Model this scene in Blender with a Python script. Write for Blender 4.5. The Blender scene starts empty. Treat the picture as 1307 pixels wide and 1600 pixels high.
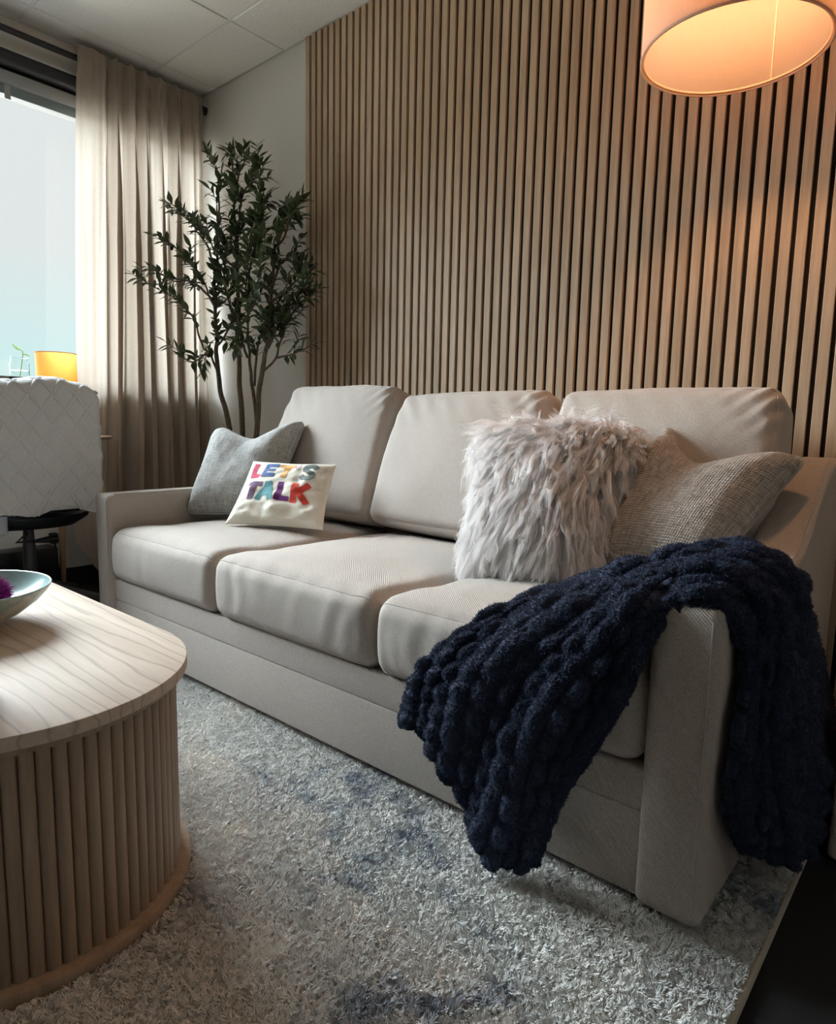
import bpy, bmesh, math, random
import numpy as np
from mathutils import Vector, Matrix

random.seed(11); np.random.seed(11)
C = bpy.context.scene.collection
PI = math.pi

# ------------------------------------------------------------------ camera
cam = bpy.data.cameras.new('camera'); camo = bpy.data.objects.new('camera', cam); C.objects.link(camo)
cam.sensor_fit = 'VERTICAL'; cam.sensor_height = 24.0; cam.lens = 24.0 * 1031.93 / 1600.0
cam.clip_start = 0.02
r_, u_, f_ = (Vector(v) for v in ((0.7574, 0.6526, 0.0209), (-0.1011, 0.0857, 0.9912), (-0.645, 0.7529, -0.1309)))
m3 = Matrix((r_, u_, -f_)).transposed()
camo.matrix_world = Matrix.Translation((2.5398, -2.1294, 0.85)) @ m3.to_4x4()
bpy.context.scene.camera = camo

# ------------------------------------------------------------------ world, lights, exposure
sc = bpy.context.scene
sc.view_settings.view_transform = 'Standard'; sc.view_settings.look = 'None'
sc.view_settings.gamma = 1.0; sc.view_settings.use_curve_mapping = False
sc.view_settings.exposure = 0.0
W = bpy.data.worlds.new('overcast_sky'); sc.world = W; W.use_nodes = True
nt = W.node_tree; nt.nodes.clear()
wo = nt.nodes.new('ShaderNodeOutputWorld'); bg = nt.nodes.new('ShaderNodeBackground')
tc = nt.nodes.new('ShaderNodeTexCoord'); sx = nt.nodes.new('ShaderNodeSeparateXYZ'); cr = nt.nodes.new('ShaderNodeValToRGB')
nt.links.new(tc.outputs['Generated'], sx.inputs[0]); nt.links.new(sx.outputs['Z'], cr.inputs[0])
cr.color_ramp.elements[0].position = 0.0; cr.color_ramp.elements[0].color = (0.66, 0.78, 0.80, 1)
cr.color_ramp.elements[1].position = 0.22; cr.color_ramp.elements[1].color = (0.73, 0.745, 0.74, 1)
e = cr.color_ramp.elements.new(0.07); e.color = (0.60, 0.80, 0.80, 1)
nt.links.new(cr.outputs[0], bg.inputs['Color']); bg.inputs['Strength'].default_value = 1.12
nt.links.new(bg.outputs[0], wo.inputs[0])

SUN_E = 29.0
sl = bpy.data.lights.new('sky_light', 'SUN'); sl.energy = SUN_E; sl.angle = math.radians(52); sl.color = (0.84, 0.925, 1.0)
so = bpy.data.objects.new('sky_light', sl); C.objects.link(so)
so.rotation_euler = Vector((1.0, 0.17, -0.55)).to_track_quat('-Z', 'Y').to_euler()
gl_ = bpy.data.lights.new('ground_bounce_fill', 'SUN'); gl_.energy = 8.0; gl_.angle = math.radians(70); gl_.color = (1.0, 0.97, 0.90)  # added upward lamp to brighten the ceiling, imitating ground-reflected daylight
go = bpy.data.objects.new('ground_bounce_fill', gl_); C.objects.link(go)
go.rotation_euler = Vector((1.0, 0.15, 0.42)).to_track_quat('-Z', 'Y').to_euler()
# added fill lamp, unseen under the ceiling behind the camera
al = bpy.data.lights.new('unseen_fill_light', 'AREA'); al.shape = 'RECTANGLE'; al.size = 1.2; al.size_y = 0.6
al.energy = 2.5; al.color = (1.0, 0.96, 0.90)
ao = bpy.data.objects.new('unseen_fill_light', al); C.objects.link(ao); ao.location = (1.3, -3.0, 2.57)

# ------------------------------------------------------------------ helpers
def tag(o, label=None, cat=None, group=None, kind=None):
    if label: o['label'] = label
    if cat: o['category'] = cat
    if group: o['group'] = group
    if kind: o['kind'] = kind
    return o

def link(o, parent=None):
    C.objects.link(o)
    if parent: o.parent = parent
    return o

def thing(name, label, cat, loc=(0, 0, 0), rz=0.0, group=None):
    o = bpy.data.objects.new(name, None); o.empty_display_size = 0.05
    o.location = loc; o.rotation_euler = (0, 0, rz); C.objects.link(o)
    return tag(o, label, cat, group)

def mesh_obj(name, me, m, parent=None, smooth=True, sharp=40):
    me.materials.clear(); me.materials.append(m)
    if smooth:
        me.polygons.foreach_set('use_smooth', [True] * len(me.polygons))
        if sharp: me.set_sharp_from_angle(angle=math.radians(sharp))
    o = bpy.data.objects.new(name, me)
    return link(o, parent)

def from_py(name, v, f, m, parent=None, smooth=True, sharp=40, uv=None):
    me = bpy.data.meshes.new(name)
    me.from_pydata([tuple(map(float, p)) for p in v], [], [tuple(map(int, q)) for q in f])
    if uv is not None:
        l = me.uv_layers.new(name='UVMap')
        vi = np.zeros(len(me.loops), dtype=np.int32); me.loops.foreach_get('vertex_index', vi)
        l.data.foreach_set('uv', np.asarray(uv, dtype=np.float32)[vi].ravel())
    me.update()
    return mesh_obj(name, me, m, parent, smooth, sharp)

def bm_obj(name, bm, m, parent=None, smooth=True, sharp=40):
    me = bpy.data.meshes.new(name); bmesh.ops.recalc_face_normals(bm, faces=bm.faces[:]); bm.to_mesh(me); bm.free()
    return mesh_obj(name, me, m, parent, smooth, sharp)

def box(bm, lo, hi, bev=0.0, seg=2):
    r = bmesh.ops.create_cube(bm, size=1.0)
    vs = r['verts']
    for v in vs:
        v.co = Vector([lo[i] + (v.co[i] + 0.5) * (hi[i] - lo[i]) for i in range(3)])
    if bev > 0:
        es = list({e for v in vs for e in v.link_edges})
        bmesh.ops.bevel(bm, geom=es, offset=bev, segments=seg, profile=0.5, affect='EDGES')

def box_obj(name, lo, hi, m, parent=None, bev=0.0, seg=2):
    bm = bmesh.new(); box(bm, lo, hi, bev, seg); return bm_obj(name, bm, m, parent)

def lathe(prof, n=48, cx=0, cy=0, z0=0):
    v = []; f = []
    k = len(prof)
    for i in range(n):
        a = 2 * PI * i / n
        for (r, z) in prof: v.append((cx + r * math.cos(a), cy + r * math.sin(a), z0 + z))
    for i in range(n):
        j = (i + 1) % n
        for q in range(k - 1): f.append((i * k + q, j * k + q, j * k + q + 1, i * k + q + 1))
    return v, f

def tube(path, rad, n=8, closed=False, caps=True):
    P = [Vector(p) for p in path]; N = len(P)
    R = rad if hasattr(rad, '__len__') else [rad] * N
    v = []; f = []
    t0 = (P[1] - P[0]).normalized()
    nrm = t0.orthogonal().normalized()
    for i in range(N):
        if closed: t = (P[(i + 1) % N] - P[i - 1]).normalized()
        else: t = (P[min(i + 1, N - 1)] - P[max(i - 1, 0)]).normalized()
        nrm = (nrm - t * nrm.dot(t)).normalized()
        b = t.cross(nrm)
        for k in range(n):
            a = 2 * PI * k / n
            v.append(P[i] + (nrm * math.cos(a) + b * math.sin(a)) * R[i])
    M = N if closed else N - 1
    for i in range(M):
        j = (i + 1) % N
        for k in range(n):
            l = (k + 1) % n
            f.append((i * n + k, i * n + l, j * n + l, j * n + k))
    if caps and not closed:
        f.append(tuple(range(n))[::-1]); f.append(tuple((N - 1) * n + k for k in range(n)))
    return v, f

def merge(*vf):
    V = []; F = []
    for v, f in vf:
        o = len(V); V += list(v); F += [tuple(i + o for i in q) for q in f]
    return V, F

def tube_obj(name, path, rad, m, parent=None, n=8, closed=False):
    v, f = tube(path, rad, n, closed); return from_py(name, v, f, m, parent)

def grid_faces(nu, nv, off=0, flip=False):
    i, j = np.meshgrid(np.arange(nu - 1), np.arange(nv - 1), indexing='ij')
    a = (i * nv + j + off).ravel(); b = a + nv; c = b + 1; d = a + 1
    return np.stack([a, d, c, b] if flip else [a, b, c, d], 1)

def crom(P, n):
    """Catmull-Rom resample of control points P[k, ...] to n samples along axis 0."""
    P = np.asarray(P, float); k = len(P)
    Q = np.concatenate([2 * P[:1] - P[1:2], P, 2 * P[-1:] - P[-2:-1]])
    t = np.linspace(0, k - 1 - 1e-9, n); i = t.astype(int); u = (t - i).reshape((-1,) + (1,) * (P.ndim - 1))
    a, b, c, d = Q[i], Q[i + 1], Q[i + 2], Q[i + 3]
    return 0.5 * (2 * b + (c - a) * u + (2 * a - 5 * b + 4 * c - d) * u ** 2 + (3 * b - a - 3 * c + d) * u ** 3)

class Noise:
    """cheap tileable-free value noise, vectorised"""
    def __init__(self, seed):
        self.r = np.random.RandomState(seed).rand(64, 64, 64)
    def __call__(self, p):
        p = np.asarray(p); i = np.floor(p).astype(int); f = p - i; f = f * f * (3 - 2 * f)
        o = 0
        for dx in (0, 1):
            for dy in (0, 1):
                for dz in (0, 1):
                    w = (f[..., 0] if dx else 1 - f[..., 0]) * (f[..., 1] if dy else 1 - f[..., 1]) * (f[..., 2] if dz else 1 - f[..., 2])
                    o = o + w * self.r[(i[..., 0] + dx) % 64, (i[..., 1] + dy) % 64, (i[..., 2] + dz) % 64]
        return o * 2 - 1
noise = Noise(5)

def hair(name, P, rad, m, parent, kind='stuff'):
    """P[n, k, 3] strands as one hair-curves object"""
    n, k = P.shape[:2]
    hc = bpy.data.hair_curves.new(name)
    hc.add_curves([k] * n)
    hc.attributes['position'].data.foreach_set('vector', P.astype(np.float32).ravel())
    if 'radius' not in hc.attributes: hc.attributes.new('radius', 'FLOAT', 'POINT')
    hc.attributes['radius'].data.foreach_set('value', np.tile(np.asarray(rad, np.float32), n))
    hc.materials.append(m)
    o = bpy.data.objects.new(name, hc); link(o, parent); o['kind'] = kind
    return o

# ------------------------------------------------------------------ materials
class NT:
    def __init__(self, name):
        self.m = bpy.data.materials.new(name); self.m.use_nodes = True
        self.t = self.m.node_tree; self.b = self.t.nodes['Principled BSDF']; self.out = self.t.nodes['Material Output']
    def n(self, typ, **kw):
        nd = self.t.nodes.new(typ)
        for k, v in kw.items():
            if k in nd.inputs.keys(): nd.inputs[k].default_value = v
            else: setattr(nd, k, v)
        return nd
    def l(self, a, b): self.t.links.new(a, b)
    def coord(self, out='Object', scale=(1, 1, 1), rot=(0, 0, 0)):
        t = self.n('ShaderNodeTexCoord'); mp = self.n('ShaderNodeMapping')
        mp.inputs['Scale'].default_value = scale; mp.inputs['Rotation'].default_value = rot
        self.l(t.outputs[out], mp.inputs['Vector']); return mp.outputs['Vector']
    def noise(self, vec, scale, detail=3, rough=0.55, dist=0.0):
        nd = self.n('ShaderNodeTexNoise'); nd.inputs['Scale'].default_value = scale; nd.inputs['Detail'].default_value = detail
        nd.inputs['Roughness'].default_value = rough; nd.inputs['Distortion'].default_value = dist
        self.l(vec, nd.inputs['Vector']); return nd.outputs['Fac']
    def ramp(self, fac, stops):
        nd = self.n('ShaderNodeValToRGB'); cr = nd.color_ramp
        while len(cr.elements) < len(stops): cr.elements.new(0.5)
        for el, (p, c) in zip(cr.elements, stops): el.position = p; el.color = (*c, 1)
        self.l(fac, nd.inputs[0]); return nd.outputs[0]
    def mix(self, fac, a, b, mode='MIX'):
        nd = self.n('ShaderNodeMix', data_type='RGBA', blend_type=mode)
        for s, v in ((nd.inputs[0], fac), (nd.inputs[6], a), (nd.inputs[7], b)):
            if isinstance(v, (int, float)): s.default_value = v
            elif isinstance(v, tuple): s.default_value = (*v, 1)
            else: self.l(v, s)
        return nd.outputs[2]
    def math(self, op, a, b=0.0):
        nd = self.n('ShaderNodeMath', operation=op)
        for s, v in ((nd.inputs[0], a), (nd.inputs[1], b)):
            if isinstance(v, (int, float)): s.default_value = v
            else: self.l(v, s)
        return nd.outputs[0]
    def bump(self, h, strength, dist=0.002):
        nd = self.n('ShaderNodeBump'); nd.inputs['Strength'].default_value = strength; nd.inputs['Distance'].default_value = dist
        self.l(h, nd.inputs['Height']); self.l(nd.outputs[0], self.b.inputs['Normal']); return nd
    def set(self, col=None, rough=None, **kw):
        if col is not None:
            if isinstance(col, tuple): self.b.inputs['Base Color'].default_value = (*col, 1)
            else: self.l(col, self.b.inputs['Base Color'])
        if rough is not None: self.b.inputs['Roughness'].default_value = rough
        for k, v in kw.items(): self.b.inputs[k.replace('_', ' ')].default_value = v
        return self

def lin(r, g, b):
    return tuple(((c / 255) / 12.92 if c / 255 <= 0.04045 else ((c / 255 + 0.055) / 1.055) ** 2.4) for c in (r, g, b))

def plain(name, col, rough=0.6, nscale=0, nstr=0.1, bump=0.0, **kw):
    t = NT(name)
    if nscale:
        f = t.noise(t.coord(), nscale)
        d = tuple(c * (1 - nstr) for c in col); h = tuple(min(1, c * (1 + nstr)) for c in col)
        t.set(t.ramp(f, [(0.3, d), (0.7, h)]), rough, **kw)
        if bump: t.bump(f, bump)
    else: t.set(col, rough, **kw)
    return t.m

def wall_paint(name, col):
    t = NT(name); f = t.noise(t.coord(), 160, 3); g = t.noise(t.coord(), 2.0, 2)
    t.set(t.ramp(g, [(0.3, tuple(c * 0.97 for c in col)), (0.7, col)]), 0.75); t.bump(f, 0.25, 0.0015); return t.m

def upholstery(name, col, wscale=95.0):
    t = NT(name); v = t.coord()
    w = t.n('ShaderNodeTexWave', wave_type='BANDS', bands_direction='DIAGONAL'); t.l(v, w.inputs['Vector'])
    w.inputs['Scale'].default_value = wscale; w.inputs['Distortion'].default_value = 1.2; w.inputs['Detail'].default_value = 1.0; w.inputs['Detail Scale'].default_value = 3
    n1 = t.noise(v, 420, 2); n2 = t.noise(v, 5, 3); n3 = t.noise(v, 90, 3)
    c = t.ramp(n2, [(0.3, tuple(x * 0.93 for x in col)), (0.7, tuple(x * 1.04 for x in col))])
    c = t.mix(0.50, c, t.ramp(n1, [(0.35, tuple(x * 0.58 for x in col)), (0.65, tuple(min(1, x * 1.25) for x in col))]))
    c = t.mix(0.16, c, t.ramp(w.outputs['Fac'], [(0.2, tuple(x * 0.55 for x in col)), (0.8, tuple(min(1, x * 1.15) for x in col))]))
    t.set(c, 0.92, Sheen_Weight=0.12, Sheen_Roughness=0.5)
    h = t.math('ADD', t.math('MULTIPLY', w.outputs['Fac'], 0.5), t.math('ADD', t.math('MULTIPLY', n1, 0.5), t.math('MULTIPLY', n3, 0.35)))
    t.bump(h, 0.6, 0.002); return t.m

def woven(name, base, dark, su=(70, 8), fine=260):
    """slubby two-tone basket weave on UVs"""
    t = NT(name)
    tcn = t.n('ShaderNodeTexCoord')
    def nz(sx_, sy_, det=3):
        mp = t.n('ShaderNodeMapping'); mp.inputs['Scale'].default_value = (sx_, sy_, 1); t.l(tcn.outputs['UV'], mp.inputs['Vector'])
        return t.noise(mp.outputs[0], 1.0, det, 0.6)
    a = nz(su[0], su[1]); b = nz(su[1] * 1.3, su[0] * 1.2); c_ = nz(fine, fine, 1)
    def wav(direction, sc_):
        w = t.n('ShaderNodeTexWave', wave_type='BANDS', bands_direction=direction); t.l(tcn.outputs['UV'], w.inputs['Vector'])
        w.inputs['Scale'].default_value = sc_; w.inputs['Distortion'].default_value = 1.5; w.inputs['Detail'].default_value = 2; w.inputs['Detail Scale'].default_value = 4
        return w.outputs['Fac']
    wx = wav('X', 17); wy = wav('Y', 19)
    wv = t.math('MULTIPLY', wx, wy)
    f = t.math('ADD', t.math('MULTIPLY', a, 0.45), t.math('ADD', t.math('MULTIPLY', b, 0.45), t.math('MULTIPLY', c_, 0.25)))
    col = t.ramp(f, [(0.47, dark), (0.58, tuple(0.5 * (x + y) for x, y in zip(base, dark))), (0.70, base)])
    col = t.mix(0.25, col, t.ramp(wv, [(0.0, tuple(x * 0.6 for x in dark)), (0.5, base)]))
    t.set(col, 0.95, Sheen_Weight=0.08)
    h = t.math('ADD', t.math('MULTIPLY', wv, 1.0), t.math('MULTIPLY', f, 0.8))
    t.bump(h, 0.75, 0.004); return t.m

def wood(name, c0, c1, grain_axis=2, scale=1.0, rough=0.5, rings=0.0, per_object=False):
    t = NT(name)
    s = [22 * scale] * 3; s[grain_axis] = 1.3 * scale
    v = t.coord('Object', tuple(s))
    if per_object:
        oi = t.n('ShaderNodeObjectInfo'); ad = t.n('ShaderNodeVectorMath', operation='ADD'); sc_ = t.n('ShaderNodeVectorMath', operation='SCALE')
        t.l(oi.outputs['Random'], sc_.inputs[0]); sc_.inputs['Scale'].default_value = 60.0
        t.l(v, ad.inputs[0]); t.l(sc_.outputs[0], ad.inputs[1]); v = ad.outputs[0]
    n1 = t.noise(v, 1.0, 4, 0.6, 0.6); n2 = t.noise(v, 5.0, 3, 0.6, 0.2)
    f = t.math('ADD', t.math('MULTIPLY', n1, 0.65), t.math('MULTIPLY', n2, 0.35))
    col = t.ramp(f, [(0.36, c0), (0.64, c1)])
    if per_object:
        col = t.mix(1.0, col, t.ramp(oi.outputs['Random'], [(0, (0.88, 0.88, 0.88)), (1, (1.0, 1.0, 1.0))]), 'MULTIPLY')
    if rings:
        s2 = [3.2] * 3; s2[grain_axis] = 0.55
        v2 = t.coord('Object', tuple(s2))
        w = t.n('ShaderNodeTexWave', wave_type='BANDS', bands_direction='Y' if grain_axis == 0 else 'X'); t.l(v2, w.inputs['Vector'])
        w.inputs['Scale'].default_value = 3.6; w.inputs['Distortion'].default_value = 14.0; w.inputs['Detail'].default_value = 3.5; w.inputs['Detail Scale'].default_value = 0.7
        col = t.mix(t.math('MULTIPLY', t.math('POWER', w.outputs['Fac'], 12.0), rings), col, tuple(x * 0.45 for x in c0))
    t.set(col, rough); t.bump(f, 0.12, 0.001); return t.m

def translucent_cloth(name, col, trans, fac, bump=True):
    t = NT(name); v = t.coord()
    a = t.noise(t.coord('Object', (420, 420, 30)), 1, 2); b = t.noise(t.coord('Object', (40, 40, 420)), 1, 2)
    h = t.math('ADD', a, b)
    c = t.ramp(t.math('MULTIPLY', h, 0.5), [(0.35, tuple(x * 0.88 for x in col)), (0.65, tuple(min(1, x * 1.06) for x in col))])
    t.set(c, 0.95)
    if bump: t.bump(h, 0.2, 0.001)
    tr = t.n('ShaderNodeBsdfTranslucent'); tr.inputs['Color'].default_value = (*trans, 1)
    mx = t.n('ShaderNodeMixShader'); mx.inputs[0].default_value = fac
    t.l(t.b.outputs[0], mx.inputs[1]); t.l(tr.outputs[0], mx.inputs[2]); t.l(mx.outputs[0], t.out.inputs['Surface']); return t.m

def glass_pane(name, tint=(0.97, 0.99, 0.99), ior=1.25):
    t = NT(name); tr = t.n('ShaderNodeBsdfTransparent'); tr.inputs['Color'].default_value = (*tint, 1)
    gl = t.n('ShaderNodeBsdfGlossy'); gl.inputs['Roughness'].default_value = 0.02
    fr = t.n('ShaderNodeFresnel'); fr.inputs['IOR'].default_value = ior
    mx = t.n('ShaderNodeMixShader'); t.l(fr.outputs[0], mx.inputs[0]); t.l(tr.outputs[0], mx.inputs[1]); t.l(gl.outputs[0], mx.inputs[2])
    t.l(mx.outputs[0], t.out.inputs['Surface']); return t.m

M = {}
M['wall'] = wall_paint('wall_paint', (0.72, 0.69, 0.635))
M['taupe'] = wall_paint('unseen_wall_low_bounce', (0.26, 0.23, 0.20))  # unseen walls given a darker tone to hold back bounced light
M['trim'] = plain('white_trim', (0.72, 0.72, 0.70), 0.5)
M['grey_frame'] = plain('grey_window_frame', (0.30, 0.31, 0.31), 0.45)
M['teal_frame'] = plain('dull_teal_rail', (0.16, 0.20, 0.21), 0.4)
M['black'] = plain('black_plastic', (0.012, 0.013, 0.016), 0.42)
M['black_metal'] = plain('black_metal', (0.012, 0.012, 0.015), 0.4)
M['dark_grey'] = plain('dark_grey_metal', (0.05, 0.052, 0.056), 0.4)
M['silver'] = plain('pale_grey_plastic', (0.50, 0.52, 0.53), 0.3)
M['carpet'] = plain('black_carpet', (0.012, 0.0115, 0.011), 0.98, 420, 0.5, 0.6)
t = NT('ceiling_tile_board'); v = t.coord(); f = t.noise(v, 190, 4, 0.7); g = t.noise(v, 60, 2)
t.set(t.ramp(f, [(0.30, (0.48, 0.46, 0.42)), (0.46, (0.72, 0.70, 0.65)), (0.75, (0.78, 0.76, 0.71))]), 0.95)
t.bump(t.math('ADD', f, t.math('MULTIPLY', g, 0.5)), 0.6, 0.004); M['tile'] = t.m
M['tbar'] = plain('white_painted_steel', (0.62, 0.61, 0.58), 0.5)
M['slat'] = wood('light_oak_veneer', (0.365, 0.25, 0.15), (0.54, 0.40, 0.265), 2, 1.0, 0.55, 0.0, True)
M['felt'] = plain('black_acoustic_felt', (0.014, 0.011, 0.010), 1.0, 300, 0.4, 0.3)
M['table_wood'] = wood('window_paled_oak', (0.50, 0.405, 0.315), (0.62, 0.525, 0.43), 0, 1.0, 0.58, 0.45)  # oak colour paled and greyed to carry the window's reflection
M['reed_wood'] = wood('pale_oak_reeds', (0.27, 0.188, 0.122), (0.39, 0.285, 0.195), 2, 1.3, 0.5, 0.0, True)
M['leg_wood'] = wood('warm_oak', (0.30, 0.20, 0.12), (0.42, 0.29, 0.18), 2, 1.2, 0.5)
M['sofa'] = upholstery('oatmeal_upholstery', (0.465, 0.411, 0.36))
M['seam'] = plain('oatmeal_seam', (0.44, 0.40, 0.36), 0.9)
M['grey_weave'] = woven('grey_slub_weave', (0.74, 0.725, 0.69), (0.29, 0.29, 0.285))
M['lamp_tinted_weave'] = woven('lamp_tinted_slub_weave', (0.66, 0.61, 0.54), (0.26, 0.23, 0.20), (60, 9), 220)  # warm tone puts the pendant's light into the weave colour
M['canvas'] = plain('cream_canvas', (0.72, 0.68, 0.58), 0.9, 500, 0.06, 0.2)
M['fur'] = plain('ivory_fur', (0.94, 0.905, 0.885), 0.65)
M['fur_base'] = plain('ivory_fur_backing', (0.72, 0.66, 0.63), 0.9)
M['navy'] = plain('navy_plush', (0.0095, 0.017, 0.042), 0.9, 300, 0.35, 0.5, Sheen_Weight=0.25, Sheen_Roughness=0.4)
M['navy'].node_tree.nodes['Principled BSDF'].inputs['Sheen Tint'].default_value = (0.22, 0.32, 0.62, 1)
M['navy_fuzz'] = plain('navy_fuzz', (0.018, 0.032, 0.072), 0.8)
M['curtain'] = translucent_cloth('tan_linen_sheer', (0.46, 0.375, 0.295), (0.38, 0.335, 0.285), 0.33)
M['shade'] = translucent_cloth('linen_lamp_shade', (0.74, 0.60, 0.48), (0.88, 0.66, 0.46), 0.50)
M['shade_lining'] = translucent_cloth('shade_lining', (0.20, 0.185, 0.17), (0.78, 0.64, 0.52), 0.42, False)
M['amber_shade'] = translucent_cloth('amber_lamp_shade', (0.62, 0.38, 0.14), (0.62, 0.34, 0.08), 0.45)
M['quilt'] = plain('pale_grey_knit', (0.56, 0.56, 0.555), 0.95, 350, 0.10, 0.3)
M['bark'] = plain('olive_bark', (0.115, 0.085, 0.060), 0.9, 60, 0.4, 0.5)
M['leaf'] = plain('olive_leaf', (0.062, 0.086, 0.044), 0.42, 14, 0.45)
M['leaf_pale'] = plain('olive_leaf_pale', (0.13, 0.16, 0.11), 0.5, 14, 0.3)
for k_ in ('leaf', 'leaf_pale'):
    n_ = M[k_].node_tree; tr_ = n_.nodes.new('ShaderNodeBsdfTranslucent'); tr_.inputs[0].default_value = (0.07, 0.10, 0.03, 1); mx_ = n_.nodes.new('ShaderNodeMixShader'); mx_.inputs[0].default_value = 0.25
    n_.links.new(n_.nodes['Principled BSDF'].outputs[0], mx_.inputs[1]); n_.links.new(tr_.outputs[0], mx_.inputs[2]); n_.links.new(mx_.outputs[0], n_.nodes['Material Output'].inputs['Surface'])
M['olive'] = plain('dark_olive_fruit', (0.012, 0.008, 0.012), 0.25)
M['pot'] = plain('dark_planter', (0.04, 0.04, 0.04), 0.6)
M['soil'] = plain('soil', (0.03, 0.02, 0.013), 1.0, 80, 0.5, 0.6)
t = NT('glazed_bowl'); v = t.coord(); f = t.noise(v, 9, 4, 0.6, 1.0); sz = t.n('ShaderNodeSeparateXYZ'); t.l(v, sz.inputs[0])
t.set(t.ramp(t.math('ADD', f, t.math('MULTIPLY', sz.outputs['Z'], 1.4)), [(0.42, (0.52, 0.45, 0.37)), (0.52, (0.50, 0.47, 0.40)), (0.56, (0.27, 0.34, 0.31)), (0.64, (0.42, 0.48, 0.43))]), 0.28); M['bowl_out'] = t.m
M['bowl_in'] = plain('teal_glaze', (0.33, 0.47, 0.45), 0.2, 10, 0.2)
M['bloom'] = plain('magenta_petals', (0.30, 0.012, 0.20), 0.6)
M['bloom_core'] = plain('magenta_core', (0.10, 0.005, 0.07), 0.8)
M['tan_ceramic'] = plain('tan_ceramic', (0.55, 0.40, 0.30), 0.5, 30, 0.1)
M['glass'] = glass_pane('clear_glass')
M['jar'] = glass_pane('jar_glass', (0.95, 0.975, 0.975), 1.06)
M['green'] = plain('fresh_green_leaf', (0.22, 0.42, 0.06), 0.5)
M['pale_tree'] = plain('haze_tinted_foliage', (0.52, 0.66, 0.66), 1.0)  # overexposed, hazy daylight is put into this pale colour
M['pouf'] = upholstery('beige_bouclé'.replace('é', 'e'), (0.74, 0.66, 0.55), 60)
def emit(name, col, s):
    m = bpy.data.materials.new(name); m.use_nodes = True; n = m.node_tree; n.nodes.clear()
    o = n.nodes.new('ShaderNodeOutputMaterial'); e_ = n.nodes.new('ShaderNodeEmission'); e_.inputs[0].default_value = (*col, 1); e_.inputs[1].default_value = s
    n.links.new(e_.outputs[0], o.inputs[0]); return m
M['bulb'] = emit('warm_bulb', (1.0, 0.50, 0.24), 165.0)
M['bulb_small'] = emit('warm_small_bulb', (1.0, 0.54, 0.15), 34.0)
LET = {k: plain('print_' + k, lin(*c), 0.85, 300, 0.12) for k, c in dict(rose=(196, 70, 98), blue=(70, 92, 138), apricot=(226, 168, 104), lilac=(196, 178, 186), slate=(98, 108, 104), plum_grey=(104, 76, 104), teal=(86, 138, 142), purple=(98, 34, 104), red=(204, 66, 52)).items()}

M['table_wood'].node_tree.nodes['Principled BSDF'].inputs['Specular IOR Level'].default_value = 0.2
# rug: mottled ivory, grey and slate blue
t = NT('mottled_rug'); v = t.coord()
n1 = t.noise(v, 2.1, 5, 0.62, 0.5); n2 = t.noise(v, 7.0, 5, 0.7, 0.3); n3 = t.noise(t.coord('Object', (1, 1, 1), (0, 0, 0.7)), 1.1, 3)
f = t.math('ADD', t.math('MULTIPLY', n1, 0.62), t.math('MULTIPLY', n2, 0.38))
c1 = t.ramp(f, [(0.335, (0.14, 0.17, 0.22)), (0.395, (0.34, 0.37, 0.41)), (0.445, (0.68, 0.67, 0.64)), (0.58, (0.83, 0.80, 0.745))])
c1 = t.mix(t.math('MULTIPLY', n3, 0.22), c1, (0.52, 0.56, 0.61))
sx2 = t.n('ShaderNodeSeparateXYZ'); t.l(v, sx2.inputs[0])
edge = t.ramp(sx2.outputs['X'], [(0.0, (0, 0, 0)), (1.0, (1, 1, 1))])
t.set(c1, 0.95); M['rug'] = t.m

# ------------------------------------------------------------------ room shell
CEIL = 2.588; XW = -0.91; XR = 3.45; YF = -4.7
struct = lambda o: tag(o, kind='structure')
struct(box_obj('floor', (XW - 0.15, YF - 0.1, -0.10), (XR + 0.1, 0.12, 0.0), M['carpet']))
struct(box_obj('wall_back', (XW - 0.15, 0.0, 0.0), (XR + 0.1, 0.12, CEIL + 0.12), M['wall']))
struct(box_obj('wall_right', (XR, YF, 0.0), (XR + 0.1, 0.0, CEIL + 0.12), M['taupe']))
struct(box_obj('wall_front', (XW - 0.15, YF - 0.1, 0.0), (XR + 0.1, YF, CEIL + 0.12), M['taupe']))
# window wall with two long openings
SILL, HEAD = 1.0, 2.31
WX0, WX1 = XW - 0.15, XW
wins = [(-2.25, -0.035)]
bm = bmesh.new()
box(bm, (WX0, YF, 0), (WX1, 0, SILL)); box(bm, (WX0, YF, HEAD), (WX1, 0, CEIL + 0.12))
ys = sorted([YF, 0] + [y for w in wins for y in w])
for a, b in zip(ys[0::2], ys[1::2]): box(bm, (WX0, a, SILL), (WX1, b, HEAD))
struct(bm_obj('wall_left', bm, M['wall'], smooth=False))
for k, (a, b) in enumerate(wins):
    w = bpy.data.objects.new('window_%d' % (k + 1), None); C.objects.link(w); w.location = (XW, (a + b) / 2, SILL); tag(w, kind='structure')
    h = (b - a) / 2; zt = HEAD - SILL
    fr = bmesh.new()
    box(fr, (-0.10, -h, 0), (-0.04, h, 0.035)); box(fr, (-0.10, -h, zt - 0.03), (-0.04, h, zt))
    box(fr, (-0.10, -h, 0.035), (-0.04, -h + 0.04, zt - 0.03)); box(fr, (-0.10, h - 0.04, 0.035), (-0.04, h, zt - 0.03))
    bm_obj('window_frame', fr, M['dark_grey'], w)
    box_obj('pane', (-0.074, -h + 0.03, 0.03), (-0.068, h - 0.03, zt - 0.02), M['glass'], w)
    box_obj('window_sill', (-0.04, -h, -0.02), (0.035, h, 0.006), M['trim'], w, 0.004)
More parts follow.
